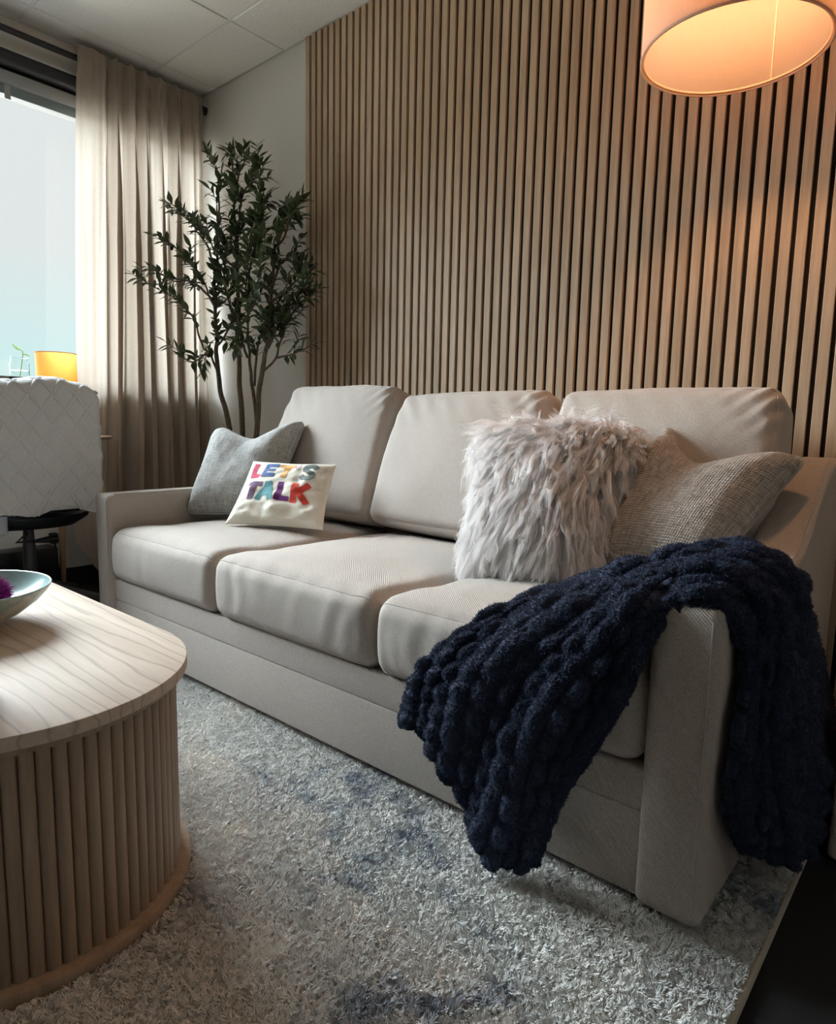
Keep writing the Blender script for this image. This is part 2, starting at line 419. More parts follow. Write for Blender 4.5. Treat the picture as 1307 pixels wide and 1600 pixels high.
# horizontal bands above the window
struct(box_obj('trim_1', (XW, YF, 2.432), (XW + 0.03, -0.02, 2.446), M['trim'], None, 0.003))
struct(box_obj('trim_2', (XW, YF, 2.300), (XW + 0.025, -0.02, 2.352), M['grey_frame'], None, 0.003))
sb = thing('roller_blind', 'rolled-up black blind cassette above the bright window', 'blind', (XW, -1.2, 2.36))
v, f = tube([(0.036, -1.0, 0.036), (0.036, 1.10, 0.036)], 0.034, 20); from_py('roll', v, f, M['black'], sb)
box_obj('head_rail', (0.0, -1.0, 0.0), (0.012, 1.10, 0.072), M['black'], sb)
fb = bmesh.new(); box(fb, (0.0, -1.0, -0.105), (0.014, 1.10, -0.062), 0.004); bm_obj('bottom_rail', fb, M['teal_frame'], sb)
box_obj('pull_tab', (0.014, 0.225, -0.125), (0.02, 0.25, -0.064), M['grey_frame'], sb, 0.002)

# ceiling: lay-in tiles and T bars
ce = struct(box_obj('ceiling', (XW - 0.15, YF - 0.1, CEIL + 0.03), (XR + 0.1, 0.12, CEIL + 0.12), M['trim']))
xs = [XW] + [-0.754 + 0.588 * k for k in range(0, 8)]; xs = [x for x in xs if x < XR - 0.1] + [XR]
yb = [0.0] + [-0.305 - 0.595 * k for k in range(0, 8)]; yb = [y for y in yb if y > YF + 0.1] + [YF]
g = 0.006
tile_cache = {}
for i in range(len(xs) - 1):
    for j in range(len(yb) - 1):
        w_, d_ = xs[i + 1] - xs[i] - 2 * g, yb[j] - yb[j + 1] - 2 * g
        key = (round(w_, 3), round(d_, 3))
        if key not in tile_cache:
            o = box_obj('ceiling_tile', (-w_ / 2, -d_ / 2, 0), (w_ / 2, d_ / 2, 0.018), M['tile'], ce, 0.003, 1); tile_cache[key] = o.data
        else:
            o = link(bpy.data.objects.new('ceiling_tile', tile_cache[key]), ce)
        o.location = ((xs[i] + xs[i + 1]) / 2, (yb[j] + yb[j + 1]) / 2, CEIL + random.uniform(-0.001, 0.001))
for x in xs[1:-1]: box_obj('ceiling_bar', (x - 0.012, YF, CEIL + 0.003), (x + 0.012, 0, CEIL + 0.010), M['tbar'], ce)
for y in yb[1:-1]: box_obj('ceiling_bar', (XW, y - 0.012, CEIL + 0.0035), (XR, y + 0.012, CEIL + 0.0105), M['tbar'], ce)
struct(box_obj('light_line_strip', (XW, YF, CEIL - 0.008), (XW + 0.012, 0.0, CEIL + 0.004), M['tbar']))  # pale strip added for the line of light above the curtain
struct(box_obj('baseboard_left', (XW, YF, 0.0), (XW + 0.008, 0.0, 0.10), M['black']))
struct(box_obj('baseboard_back', (XW, -0.008, 0.0), (0.0, 0.0, 0.10), M['black']))

# ------------------------------------------------------------------ slatted wall panel
sp = thing('slat_panel', 'floor-to-ceiling panel of light oak slats over black felt behind the sofa', 'wall panel', (0, 0, 0))
NS = 84
box_obj('felt_backing', (0.0, -0.009, 0.004), (NS * 0.04, -0.0005, CEIL - 0.004), M['felt'], sp)
sm = None
for i in range(NS):
    if sm is None:
        bm = bmesh.new(); box(bm, (0, -0.012, -1.29), (0.0275, 0, 1.29), 0.0012, 1); o = bm_obj('slat', bm, M['slat'], sp, False); sm = o.data
    else: o = link(bpy.data.objects.new('slat', sm), sp)
    o.location = (i * 0.04 + random.uniform(-0.0006, 0.0006), -0.009, 1.294); o.scale = (1, 1, 0.999)

# ------------------------------------------------------------------ rug
rug = thing('area_rug', 'mottled ivory grey and slate blue shaggy rug under the sofa and coffee table', 'rug', (0.95, -1.75, 0.0))
RX0, RX1, RY0, RY1 = -0.85, 1.392, -1.35, 1.13
box_obj('backing', (RX0, RY0, 0.0), (RX1, RY1, 0.009), M['rug'], rug, 0.003)
tube_obj('bound_edge', [(RX1, RY0, 0.006), (RX1, RY1, 0.006)], 0.007, plain('rug_binding', (0.42, 0.38, 0.31), 0.9), rug)
rs = np.random.RandomState(3)
N = 620000
px = np.concatenate([rs.uniform(-0.55, RX1 - 0.004, N)]); py = np.where(rs.rand(N) < 0.10, rs.uniform(0.70, 1.12, N), rs.uniform(-0.75, 0.74, N)); px = np.where(py > 0.74, rs.uniform(1.18, RX1 - 0.004, N), px)
keep = ~(((px + 0.95) < 1.4) & ((py - 1.75) > -1.9) & ((px + 0.95) < 1.3) & ((py - 1.75) < -1.6))
px, py = px[keep], py[keep]; n = len(px)
q = np.stack([px, py, np.zeros(n)], 1)
ang = noise(q * 95.0) * 4.5 + noise(q * 240.0 + 9) * 1.5; lean = 0.25 + 0.85 * (0.5 + 0.5 * noise(q * 150.0 + 4)) ** 1.2
L = 0.0115 * (0.75 + 0.45 * (0.5 + 0.5 * noise(q * 120.0 + 17))) * rs.uniform(0.85, 1.1, n)
dx, dy = np.cos(ang) * lean, np.sin(ang) * lean
P = np.zeros((n, 3, 3)); P[:, :, 0] = px[:, None]; P[:, :, 1] = py[:, None]; P[:, :, 2] = 0.008
for k, s in ((1, 0.55), (2, 1.0)):
    P[:, k, 0] += dx * L * s * s * 0.8; P[:, k, 1] += dy * L * s * s * 0.8; P[:, k, 2] += L * s * (1 - 0.25 * np.minimum(1, lean) * s)
hair('pile', P, [0.0011, 0.0010, 0.0005], M['rug'], rug)

# ------------------------------------------------------------------ sofa
sofa = thing('sofa', 'three-seat oatmeal fabric sofa with square arms in front of the slatted wall', 'sofa', (1.16, -0.55, 0.0))
SX, SY = 1.16, -0.55
def S3(p): return (p[0] - SX, p[1] - SY, p[2])
def ext_profile(name, prof, x0, x1, m, parent, bev=0.018, seg=4):
    bm = bmesh.new(); a = [bm.verts.new((x0 - SX, y - SY, z)) for y, z in prof]
    fc = bm.faces.new(a); r = bmesh.ops.extrude_face_region(bm, geom=[fc])
    for g_ in r['geom']:
        if isinstance(g_, bmesh.types.BMVert): g_.co.x = x1 - SX
    bmesh.ops.recalc_face_normals(bm, faces=bm.faces[:])
    es = [e_ for e_ in bm.edges if len(e_.link_faces) == 2 and e_.calc_face_angle(0) > 0.6]
    bmesh.ops.bevel(bm, geom=es, offset=bev, segments=seg, profile=0.5, affect='EDGES')
    return bm_obj(name, bm, m, parent, True, 35)
cur = [(-0.56 + 0.36 * s, 0.578 + 0.205 * (3 * s * s - 2 * s ** 3)) for s in np.linspace(0, 1, 14)]
prof = [(-1.073, 0.028), (-1.073, 0.578)] + cur + [(-0.05, 0.786), (-0.05, 0.028)]
for x0, x1 in ((0.06, 0.172), (2.146, 2.258)):
    arm = ext_profile('arm', prof, x0, x1, M['sofa'], sofa)
    sxs = x1 - 0.014 if x0 > 1 else x1 - 0.012
    ed = [(sxs, -1.0735, 0.05), (sxs, -1.0735, 0.555)]
    tube_obj('seam', [S3(p) for p in ed], 0.0016, M['seam'], arm, 6)
    top = [(sxs, -1.045, 0.579)] + [(sxs, y, z + 0.0008) for y, z in cur]
    tube_obj('seam', [S3(p) for p in top], 0.0016, M['seam'], arm, 6)
bm = bmesh.new(); box(bm, S3((0.165, -1.058, 0.033)), S3((2.15, -0.10, 0.1925)), 0.005, 3); bm_obj('base_rail', bm, M['sofa'], sofa)
bm = bmesh.new(); box(bm, S3((0.165, -1.058, 0.1915)), S3((2.15, -0.10, 0.270)), 0.006, 3); bm_obj('seat_deck', bm, M['sofa'], sofa)
ext_profile('back_frame', [(-0.05, 0.03), (-0.05, 0.786), (-0.15, 0.786), (-0.27, 0.40), (-0.27, 0.03)], 0.165, 2.153, M['sofa'], sofa, 0.02, 3)
for x in (0.12, 2.20):
    for y in (-1.02, -0.11):
        v, f = lathe([(0.0, 0.0), (0.02, 0.0), (0.025, 0.022), (0.0, 0.022)], 16, x - SX, y - SY, 0.0095 if y < -0.5 else 0.0)
        if y > -0.5: v = [(p_[0], p_[1], p_[2] * 1.4) for p_ in v]
        from_py('foot', v, f, M['black'], sofa)

def rbox_pts(p, half, r, bulge, shape=None):
    """p on the unit cube surface -> rounded, crowned box"""
    half = np.asarray(half); q = p * half
    inner = np.clip(q, -(half - r), half - r); d = q - inner
    d /= np.maximum(np.linalg.norm(d, axis=-1, keepdims=True), 1e-9)
    o = inner + d * r
    nrm = q / half
    for a in range(3):
        b, c = [k for k in range(3) if k != a]
        w = np.clip(1 - nrm[..., b] ** 2, 0, 1) ** 0.75 * np.clip(1 - nrm[..., c] ** 2, 0, 1) ** 0.75
        o[..., a] += np.sign(nrm[..., a]) * np.abs(nrm[..., a]) ** 6 * bulge[a] * w
    return shape(o) if shape else o
def spaced(n):
    t = np.linspace(-1, 1, n); return np.sign(t) * (1 - (1 - np.abs(t)) ** 1.7)
def soft_box(name, half, r, bulge, shape, m, parent, n=30, seams=()):
    s = spaced(n); A, B = np.meshgrid(s, s, indexing='ij'); V = []; F = []
    for a in range(3):
        for sg in (-1, 1):
            p = np.zeros((n, n, 3)); b, c = [k for k in range(3) if k != a]
            p[..., a] = sg; p[..., b] = A; p[..., c] = B
            o = rbox_pts(p, half, r, bulge, shape)
            flip = (sg < 0) ^ (a == 1)
            F.append(grid_faces(n, n, sum(len(x) for x in V), flip)); V.append(o.reshape(-1, 3))
    V = np.concatenate(V); F = np.concatenate(F)
    bm = bmesh.new(); vs = [bm.verts.new(v_) for v_ in V]
    for q in F: bm.faces.new([vs[i] for i in q])
    bmesh.ops.remove_doubles(bm, verts=bm.verts[:], dist=1e-5)
    o = bm_obj(name, bm, m, parent, True, 0)
    for path in seams:
        pp = rbox_pts(np.asarray(path, float), half, r, bulge, shape)
        tube_obj('seam', pp, 0.0022, M['seam'], o, 6)
    return o
def edge_path(kind, k=40):
    t_ = np.linspace(-0.97, 0.97, k); one = np.ones(k)
    return {'ft': np.stack([t_, -one, one], 1), 'fb': np.stack([t_, -one, -one], 1), 'fr': np.stack([one, -one, t_], 1),
            'fl': np.stack([-one, -one, t_], 1), 'tr': np.stack([one, t_, one], 1), 'tl': np.stack([-one, t_, one], 1)}[kind]

def cushion_noise(o, seed, amp, sc_=7.0):
    return noise(o * sc_ + seed) * amp + noise(o * sc_ * 2.7 + seed * 2) * amp * 0.45

# seat cushions: front face towards -Y
seats = [(0.176, 0.835, 0.0), (0.839, 1.501, 0.0), (1.505, 2.142, 0.0)]
for i, (x0, x1, dz) in enumerate(seats):
    cx, hx = (x0 + x1) / 2, (x1 - x0) / 2
    cy, hy = -0.675, 0.395; cz, hz = 0.3635, 0.0945
    def shape(o, cx=cx, cy=cy, cz=cz, i=i):
        o = o.copy(); nx = noise(o * 9 + i * 7); front = np.clip((-o[..., 1] - 0.25) / 0.14, 0, 1)
        w = np.sin(o[..., 0] * 78 + noise(o * np.array([6, 6, 14]) + 3 * i) * 2.6) * noise(np.stack([o[..., 0] * 10, o[..., 2] * 6 + i, o[..., 2] * 0 + 2 * i], -1))
        o[..., 1] -= front * (0.010 * (1 - (o[..., 2] / 0.0945) ** 2) + 0.0030 * w + 0.003 * nx)
        top = np.clip(o[..., 2] / 0.09, 0, 1)
        o[..., 2] += top * (0.004 * noise(o * 6 + 3 * i) + 0.0018 * np.sin(o[..., 0] * 55 + o[..., 1] * 30 + 3 * i) * noise(o * 8 + i))
        o[..., 2] += top * 0.012 * np.clip((o[..., 1] + 0.30) / -0.10, -1, 0)
        return o + np.array([cx - SX, cy - SY, cz])
    soft_box('seat_cushion', (hx, hy, hz), 0.042, (0.004, 0.008, 0.030), shape, M['sofa'], sofa, 44, [edge_path('ft', 60), edge_path('fb', 60)])
# back cushions leaning on the frame
backs = [(0.19, 0.865, 0.95, 0.07), (0.86, 1.525, 0.915, 0.045), (1.51, 2.165, 0.915, 0.045)]
for i, (x0, x1, ztop, tl) in enumerate(backs):
    cx, hx = (x0 + x1) / 2, (x1 - x0) / 2
    zb = 0.455; hz = (ztop - zb) / 2 / math.cos(0.33) ; hy = 0.085
    def shape(o, cx=cx, zb=zb, hz=hz, i=i, tl=tl, hx=hx):
        o = o.copy(); up = (o[..., 2] + hz) / (2 * hz); left = np.clip(-o[..., 0] / hx, 0, 1)
        o[..., 0] += tl * up ** 2 * left; o[..., 0] -= 0.02 * up ** 2 * np.clip(o[..., 0] / hx, 0, 1)
        fr = np.clip(-o[..., 1] / 0.08, 0, 1)
        o[..., 1] -= fr * (0.010 * np.sin(np.clip(up, 0, 1) * PI * 0.9) + 0.004 * noise(o * 7 + 5 * i))
        crn = np.exp(-((o[..., 0] - hx) ** 2 + (o[..., 2] - hz) ** 2) / 0.022)
        o[..., 1] += fr * crn * 0.006 * np.sin((o[..., 0] - o[..., 2]) * 110)
        wr = np.exp(-((o[..., 2] - hz * 0.72) ** 2) / 0.006)
        o[..., 1] -= fr * wr * 0.004 * np.sin((o[..., 0] * 1.2 + o[..., 2]) * 62 + i) * (0.5 + 0.5 * noise(o * 9 + i))
        o[..., 2] += np.clip(o[..., 2] / hz, 0, 1) * (0.006 * noise(o * 8 + 9 * i))
        a = -0.33; y, z = o[..., 1].copy(), (o[..., 2] + hz).copy()
        o[..., 1] = y * math.cos(a) - z * math.sin(a); o[..., 2] = y * math.sin(a) + z * math.cos(a)
        return o + np.array([cx - SX, -0.385 - SY, zb + 0.026])
    soft_box('back_cushion', (hx, hy, hz), 0.038, (0.006, 0.035, 0.010), shape, M['sofa'], sofa, 40, [edge_path('fr', 50), edge_path('ft', 50), edge_path('fl', 50)])

# ------------------------------------------------------------------ throw pillows
def pillow_pts(U, V_, cor, T, side, pinch=0.07, chop=0.0, wr=0.004, seed=0, full=2.6, cu=0.0, cw=0.52, rnd=0.055):
    TL, TR, BR, BL = [np.asarray(c, float) for c in cor]
    u = U * (1 - pinch * (1 - V_ ** 2)); v_ = V_ * (1 - pinch * (1 - U ** 2))
    a = (u + 1) / 2; b = (v_ + 1) / 2
    base = ((1 - a) * b)[..., None] * TL + (a * b)[..., None] * TR + (a * (1 - b))[..., None] * BR + ((1 - a) * (1 - b))[..., None] * BL
    ex = ((TR + BR) - (TL + BL)) / 2; ez = ((TL + TR) - (BL + BR)) / 2
    nrm = np.cross(ex, ez); nrm /= np.linalg.norm(nrm); up = ez / np.linalg.norm(ez)
    th = T / 2 * ((1 - np.abs(U) ** full) * (1 - np.abs(V_) ** full)) ** 0.62
    cr_ = 1 - rnd * np.abs(U * V_) ** 9
    cen = (TL + TR + BR + BL) / 4; base = cen + (base - cen) * cr_[..., None]
    if chop:
        c = np.exp(-((U - cu) / cw) ** 2) * np.clip((V_ + 0.5) / 1.5, 0, 1) ** 1.8 * np.clip((1 - np.abs(U)) * 2.5, 0, 1)
        base = base - up * (chop * c)[..., None]
        base = base - nrm * (0.0)
        th = th * (1 - 0.38 * np.exp(-((U - cu) / 0.26) ** 2) * np.clip((V_ + 0.1) / 1.1, 0, 1)) * (1 + 0.25 * np.clip(V_, 0, 1) * np.abs(U) ** 2)
    p = np.stack([U * 3 + seed, V_ * 3 + seed, U * 0 + side], -1)
    rim = np.clip(1 - np.maximum(np.abs(U), np.abs(V_)), 0, 1)
    w = wr * (noise(p) + 0.6 * noise(p * 2.3 + 5)) * np.clip(rim * 6, 0, 1)
    return base + nrm * ((th + w) * side)[..., None]
def pillow(name, label, cor, T, m, pinch=0.07, chop=0.0, wr=0.004, seed=0, n=56, piping=None, group=None, full=2.6, cu=0.0, cw=0.52, rnd=0.055):
    loc = np.mean(np.asarray(cor), 0); loc[2] = min(c[2] for c in cor)
    root = thing(name, label, 'pillow', tuple(loc), 0, group)
    cor = [np.asarray(c) - loc for c in cor]
    s = spaced(n); U, V_ = np.meshgrid(s, s, indexing='ij')
    A = pillow_pts(U, V_, cor, T, 1.0, pinch, chop, wr, seed, full, cu, cw, rnd); B = pillow_pts(U, V_, cor, T, -1.0, pinch, chop, wr, seed, full, cu, cw, rnd)
    V = np.concatenate([A.reshape(-1, 3), B.reshape(-1, 3)]); F = np.concatenate([grid_faces(n, n), grid_faces(n, n, n * n, True)])
    uv = np.stack([(U + 1) / 2, (V_ + 1) / 2], -1).reshape(-1, 2); uv = np.concatenate([uv, uv + 0.37])
    body = from_py('cover', V, F, m, root, True, 0, uv)
    bm = bmesh.new(); bm.from_mesh(body.data); bmesh.ops.remove_doubles(bm, verts=bm.verts[:], dist=1e-5); bmesh.ops.recalc_face_normals(bm, faces=bm.faces[:]); bm.to_mesh(body.data); bm.free()
    if piping:
        k = np.linspace(-1, 1, 40)[:-1]; one = np.ones(39)
        Ub = np.concatenate([k, one, -k, -one]); Vb = np.concatenate([one, -k, -one, k])
        tube_obj('piping', pillow_pts(Ub, Vb, cor, 0.0, 1.0, pinch, chop, 0, 0, full, cu, cw, rnd), 0.0045, piping, root, 8, True)
    fn = lambda u, v_, off=0.0: pillow_pts(np.asarray(u, float), np.asarray(v_, float), cor, T, 1.0, pinch, chop, wr, seed, full, cu, cw, rnd)
    return root, body, fn
SZ = 0.487
pillow('throw_pillow', 'grey slub-weave throw pillow with chopped top in the left corner of the sofa',
       [(0.095, -0.580, 0.822), (0.460, -0.395, 0.862), (0.475, -0.595, SZ), (0.168, -0.775, SZ - 0.005)], 0.155, M['grey_weave'], 0.045, 0.066, 0.004, 3, full=4.0, cw=0.60, rnd=0.085, piping=M['grey_weave'])
lt_root, lt_body, lt_fn = pillow('throw_pillow', "small cream canvas pillow printed LET'S TALK in coloured letters", 
       [(0.411, -0.620, 0.699), (0.766, -0.515, 0.702), (0.826, -0.632, SZ - 0.005), (0.490, -0.802, SZ - 0.005)], 0.092, M['canvas'], 0.05, 0.0, 0.009, 8, 72, rnd=0.0)
pillow('throw_pillow', 'lamp-tinted slub-weave throw pillow leaning in the right sofa corner behind the shaggy fur pillow',
       [(1.885, -0.36, 0.868), (2.225, -0.36, 0.792), (2.085, -0.62, 0.505), (1.79, -0.60, SZ)], 0.175, M['lamp_tinted_weave'], 0.04, 0.088, 0.004, 13, full=3.8, cw=0.62, rnd=0.06, piping=M['lamp_tinted_weave'], cu=-0.20)

# lettering on the cream pillow: strokes (u to the right, v down, in letter boxes)
def stroke_mesh(pts, hw, box_, lift):
    x0, x1, y0, y1 = box_
    P = np.asarray(pts, float); d = np.linalg.norm(np.diff(P, axis=0), axis=1); T_ = np.concatenate([[0], np.cumsum(d)])
    n = max(6, int(T_[-1] * 26)); tt = np.linspace(0, T_[-1], n)
    c = np.stack([np.interp(tt, T_, P[:, 0]), np.interp(tt, T_, P[:, 1])], 1)
    asp = (x1 - x0) / (y1 - y0) * 1.12
    c = c * np.array([asp, 1.0])
    tg = np.gradient(c, axis=0); tg /= np.linalg.norm(tg, axis=1, keepdims=True); nn = np.stack([-tg[:, 1], tg[:, 0]], 1)
    # square ends with small rounding
    ext = np.concatenate([[c[0] - tg[0] * hw * 0.85], [c[0] - tg[0] * hw * 0.6], c, [c[-1] + tg[-1] * hw * 0.6], [c[-1] + tg[-1] * hw * 0.85]])
    nx = np.concatenate([[nn[0] * 0.72], [nn[0]], nn, [nn[-1]], [nn[-1] * 0.72]])
    ks = np.linspace(-1, 1, 5)
    G = ext[:, None, :] + nx[:, None, :] * (ks * hw)[None, :, None]
    G = G / np.array([asp, 1.0])
    u = x0 + (x1 - x0) * G[..., 0]; v_ = y0 + (y1 - y0) * G[..., 1]
    U = u * 2 - 1; V_ = 1 - v_ * 2
    Q = lt_fn(U, V_)
    e = 1e-3; nr = np.cross(lt_fn(U + e, V_) - Q, lt_fn(U, V_ + e) - Q); nr /= np.linalg.norm(nr, axis=-1, keepdims=True)
    Q = Q + nr * lift
    return Q.reshape(-1, 3), [tuple(q) for q in grid_faces(G.shape[0], 5)]
SH = [(0.86, 0.20), (0.72, 0.10), (0.50, 0.07), (0.28, 0.12), (0.18, 0.26), (0.26, 0.40), (0.50, 0.49), (0.74, 0.58), (0.83, 0.73), (0.74, 0.87), (0.50, 0.93), (0.27, 0.90), (0.12, 0.78)]
letters = [
 ('rose', (0.095, 0.205, 0.085, 0.325), [[(0.18, 0.1), (0.18, 0.88)], [(0.18, 0.88), (0.88, 0.88)]]),
 ('blue', (0.235, 0.395, 0.075, 0.325), [[(0.18, 0.1), (0.18, 0.9)], [(0.18, 0.12), (0.86, 0.12)], [(0.18, 0.5), (0.74, 0.5)], [(0.18, 0.88), (0.86, 0.88)]]),
 ('apricot', (0.425, 0.585, 0.075, 0.325), [[(0.10, 0.12), (0.90, 0.12)], [(0.5, 0.12), (0.5, 0.9)]]),
 ('lilac', (0.615, 0.655, 0.075, 0.165), [[(0.5, 0.15), (0.4, 0.85)]]),
 ('slate', (0.690, 0.860, 0.080, 0.345), [SH]),
 ('plum_grey', (0.135, 0.275, 0.405, 0.690), [[(0.10, 0.12), (0.90, 0.12)], [(0.5, 0.12), (0.5, 0.9)]]),
 ('teal', (0.275, 0.455, 0.405, 0.690), [[(0.12, 0.9), (0.44, 0.1)], [(0.56, 0.1), (0.88, 0.9)], [(0.26, 0.64), (0.74, 0.64)], [(0.4, 0.12), (0.6, 0.12)]]),
 ('purple', (0.490, 0.625, 0.405, 0.690), [[(0.18, 0.1), (0.18, 0.88)], [(0.18, 0.88), (0.88, 0.88)]]),
 ('red', (0.655, 0.840, 0.405, 0.700), [[(0.16, 0.1), (0.16, 0.9)], [(0.22, 0.56), (0.84, 0.14)], [(0.36, 0.46), (0.84, 0.90)]]),
]
for colr, bx, strokes in letters:
    hw = 0.135 if colr != 'lilac' else 0.30
    parts_ = [stroke_mesh(s_, hw, bx, 0.0009 + 0.00015 * k) for k, s_ in enumerate(strokes)]
    V, F = merge(*parts_); from_py('printed_letter', V, F, LET[colr], lt_root, True, 0)

# shaggy fur pillow
fcor = [(1.470, -0.555, 0.835), (1.834, -0.455, 0.825), (1.824, -0.675, SZ), (1.512, -0.735, SZ)]
fp_root, fp_body, fp_fn = pillow('fur_pillow', 'ivory long-haired shaggy fur pillow leaning on the right-hand sofa seat', fcor, 0.17, M['fur_base'], 0.03, 0.0, 0.004, 21, 40)
fp_root.name = 'fur_pillow'
rs = np.random.RandomState(9)
def fur_strands(nc, per):
    U = rs.uniform(-1.0, 1.0, nc); V_ = rs.uniform(-1.0, 1.0, nc)
    b = rs.rand(nc); k = nc // 5                         # a share of the locks stands on the rim
    U[:k // 2] = np.sign(U[:k // 2]) * rs.uniform(0.93, 1.0, k // 2); V_[k // 2:k] = rs.uniform(0.93, 1.0, k - k // 2)
    P0 = fp_fn(U, V_); e = 2e-3
    s1 = np.where(U > 0, -1, 1); s2 = np.where(V_ > 0, -1, 1)
    du = (fp_fn(U + e * s1, V_) - P0) * s1[:, None]; dv = (fp_fn(U, V_ + e * s2) - P0) * s2[:, None]
    nr = np.cross(du, dv); nr /= np.linalg.norm(nr, axis=1, keepdims=True) + 1e-12
    tu = du / np.linalg.norm(du, axis=1, keepdims=True); tv = dv / np.linalg.norm(dv, axis=1, keepdims=True)
    rim = np.maximum(np.abs(U), np.abs(V_)) ** 4
    out = tu * (U * rim)[:, None] + tv * (V_ * rim)[:, None]
    q = np.stack([U * 2.2, V_ * 2.2, U * 0], -1)
    swirl = noise(q + 3.3) * 1.1
    flow = -tv * np.cos(swirl)[:, None] + tu * np.sin(swirl)[:, None]
    d0 = nr * 0.62 + out * 0.75 + flow * 0.42 + rs.normal(0, 0.27, (nc, 3)); d0 /= np.linalg.norm(d0, axis=1, keepdims=True)
    L = rs.uniform(0.060, 0.118, nc)
    K = 9; t_ = np.linspace(0, 1, K)
    ph = rs.uniform(0, 6.28, nc); ax = rs.normal(0, 1, (nc, 3)); am = rs.uniform(0.003, 0.009, nc)
    C0 = np.zeros((nc, K, 3))
    dirv = d0.copy(); pos = P0.copy()
    for i in range(K):
        C0[:, i] = pos
        dirv = dirv + np.array([0, 0, -1.0]) * 0.24 + flow * 0.12; dirv /= np.linalg.norm(dirv, axis=1, keepdims=True)
        # keep above the pillow face
        into = (dirv * nr).sum(1); dirv = dirv - nr * np.minimum(0, into - 0.03)[:, None] * 0.9
        pos = pos + dirv * (L / (K - 1))[:, None]
    C0 += (ax[:, None, :] * (am[:, None] * np.sin(t_[None] * 9 + ph[:, None]) * t_[None])[:, :, None])
    n = nc * per
    id_ = np.repeat(np.arange(nc), per)
    offr = rs.normal(0, 0.0052, (n, 3)); wgt = (1 - 0.80 * t_ ** 0.8)[None, :, None]
    P = C0[id_] + offr[:, None, :] * wgt
    P[:, 1:] += (np.cumsum(rs.normal(0, 0.0006, (n, K - 1, 3)), 1))
    sc_ = rs.uniform(0.6, 1.12, n); P = P[:, :1] + (P - P[:, :1]) * sc_[:, None, None]
    return P
hair('fur', fur_strands(2600, 26), np.linspace(0.00046, 0.00016, 9), M['fur'], fp_root)

# ------------------------------------------------------------------ navy throw over the right arm
G = [
 [(1.985, -1.110, 0.060), (1.930, -1.150, 0.030), (1.842, -1.150, 0.083), (1.760, -1.140, 0.185), (1.632, -1.115, 0.222)],
 [(2.020, -1.112, 0.180), (1.976, -1.155, 0.224), (1.892, -1.165, 0.264), (1.778, -1.150, 0.309), (1.668, -1.122, 0.309)],
 [(2.080, -1.110, 0.302), (2.034, -1.150, 0.370), (1.954, -1.158, 0.412), (1.846, -1.138, 0.425), (1.737, -1.118, 0.400)],
 [(2.132, -1.100, 0.418), (2.080, -1.110, 0.469), (2.020, -1.100, 0.505), (1.906, -1.050, 0.500), (1.827, -1.070, 0.480)],
 [(2.148, -1.085, 0.505), (2.130, -1.090, 0.560), (2.050, -1.030, 0.555), (1.944, -0.932, 0.525), (1.869, -0.856, 0.505)],
 [(2.160, -1.070, 0.540), (2.145, -1.030, 0.592), (2.130, -0.960, 0.605), (2.110, -0.880, 0.600), (2.090, -0.800, 0.590)],
 [(2.203, -1.066, 0.575), (2.205, -1.020, 0.618), (2.200, -0.950, 0.625), (2.180, -0.850, 0.622), (2.155, -0.745, 0.612)],
 [(2.245, -1.058, 0.566), (2.262, -1.010, 0.596), (2.268, -0.930, 0.608), (2.266, -0.830, 0.615), (2.250, -0.700, 0.612)],
 [(2.275, -1.010, 0.480), (2.292, -0.970, 0.510), (2.302, -0.880, 0.520), (2.298, -0.760, 0.530), (2.282, -0.610, 0.510)],
 [(2.275, -1.030, 0.360), (2.305, -1.000, 0.375), (2.325, -0.900, 0.372), (2.322, -0.720, 0.336), (2.305, -0.335, 0.260)],
 [(2.275, -1.040, 0.248), (2.312, -1.010, 0.260), (2.338, -0.900, 0.250), (2.345, -0.720, 0.187), (2.345, -0.350, 0.085)],
 [(2.278, -0.940, 0.129), (2.312, -0.930, 0.125), (2.345, -0.860, 0.095), (2.352, -0.760, 0.060), (2.350, -0.600, 0.034)],
]
G = np.array(G)
NSs, NTt = 420, 230
D = crom(G, NSs)                          # along
D = crom(D.transpose(1, 0, 2), NTt).transpose(1, 0, 2)   # across
def gnormals(D):
    a = np.gradient(D, axis=0); b = np.gradient(D, axis=1); n_ = np.cross(a, b); return n_ / (np.linalg.norm(n_, axis=-1, keepdims=True) + 1e-12)
NRM = gnormals(D)
if NRM[NSs // 2, NTt // 2, 2] < 0: NRM = -NRM
s_len = np.concatenate([[0], np.cumsum(np.linalg.norm(np.diff(D[:, NTt // 2], axis=0), axis=1))])
Sg = np.repeat(s_len[:, None], NTt, 1); Tg = np.repeat(np.linspace(0, 1, NTt)[None], NSs, 0)
# soft lengthwise folds
fold = np.sin(Tg * 19 + 1.2 * np.sin(Sg * 4) + 0.6) * 0.010 + np.sin(Tg * 8 + Sg * 3) * 0.006
edge_t = np.clip(np.minimum(Tg, 1 - Tg) * 8, 0, 1)
D1 = D + NRM * (fold * edge_t)[..., None]
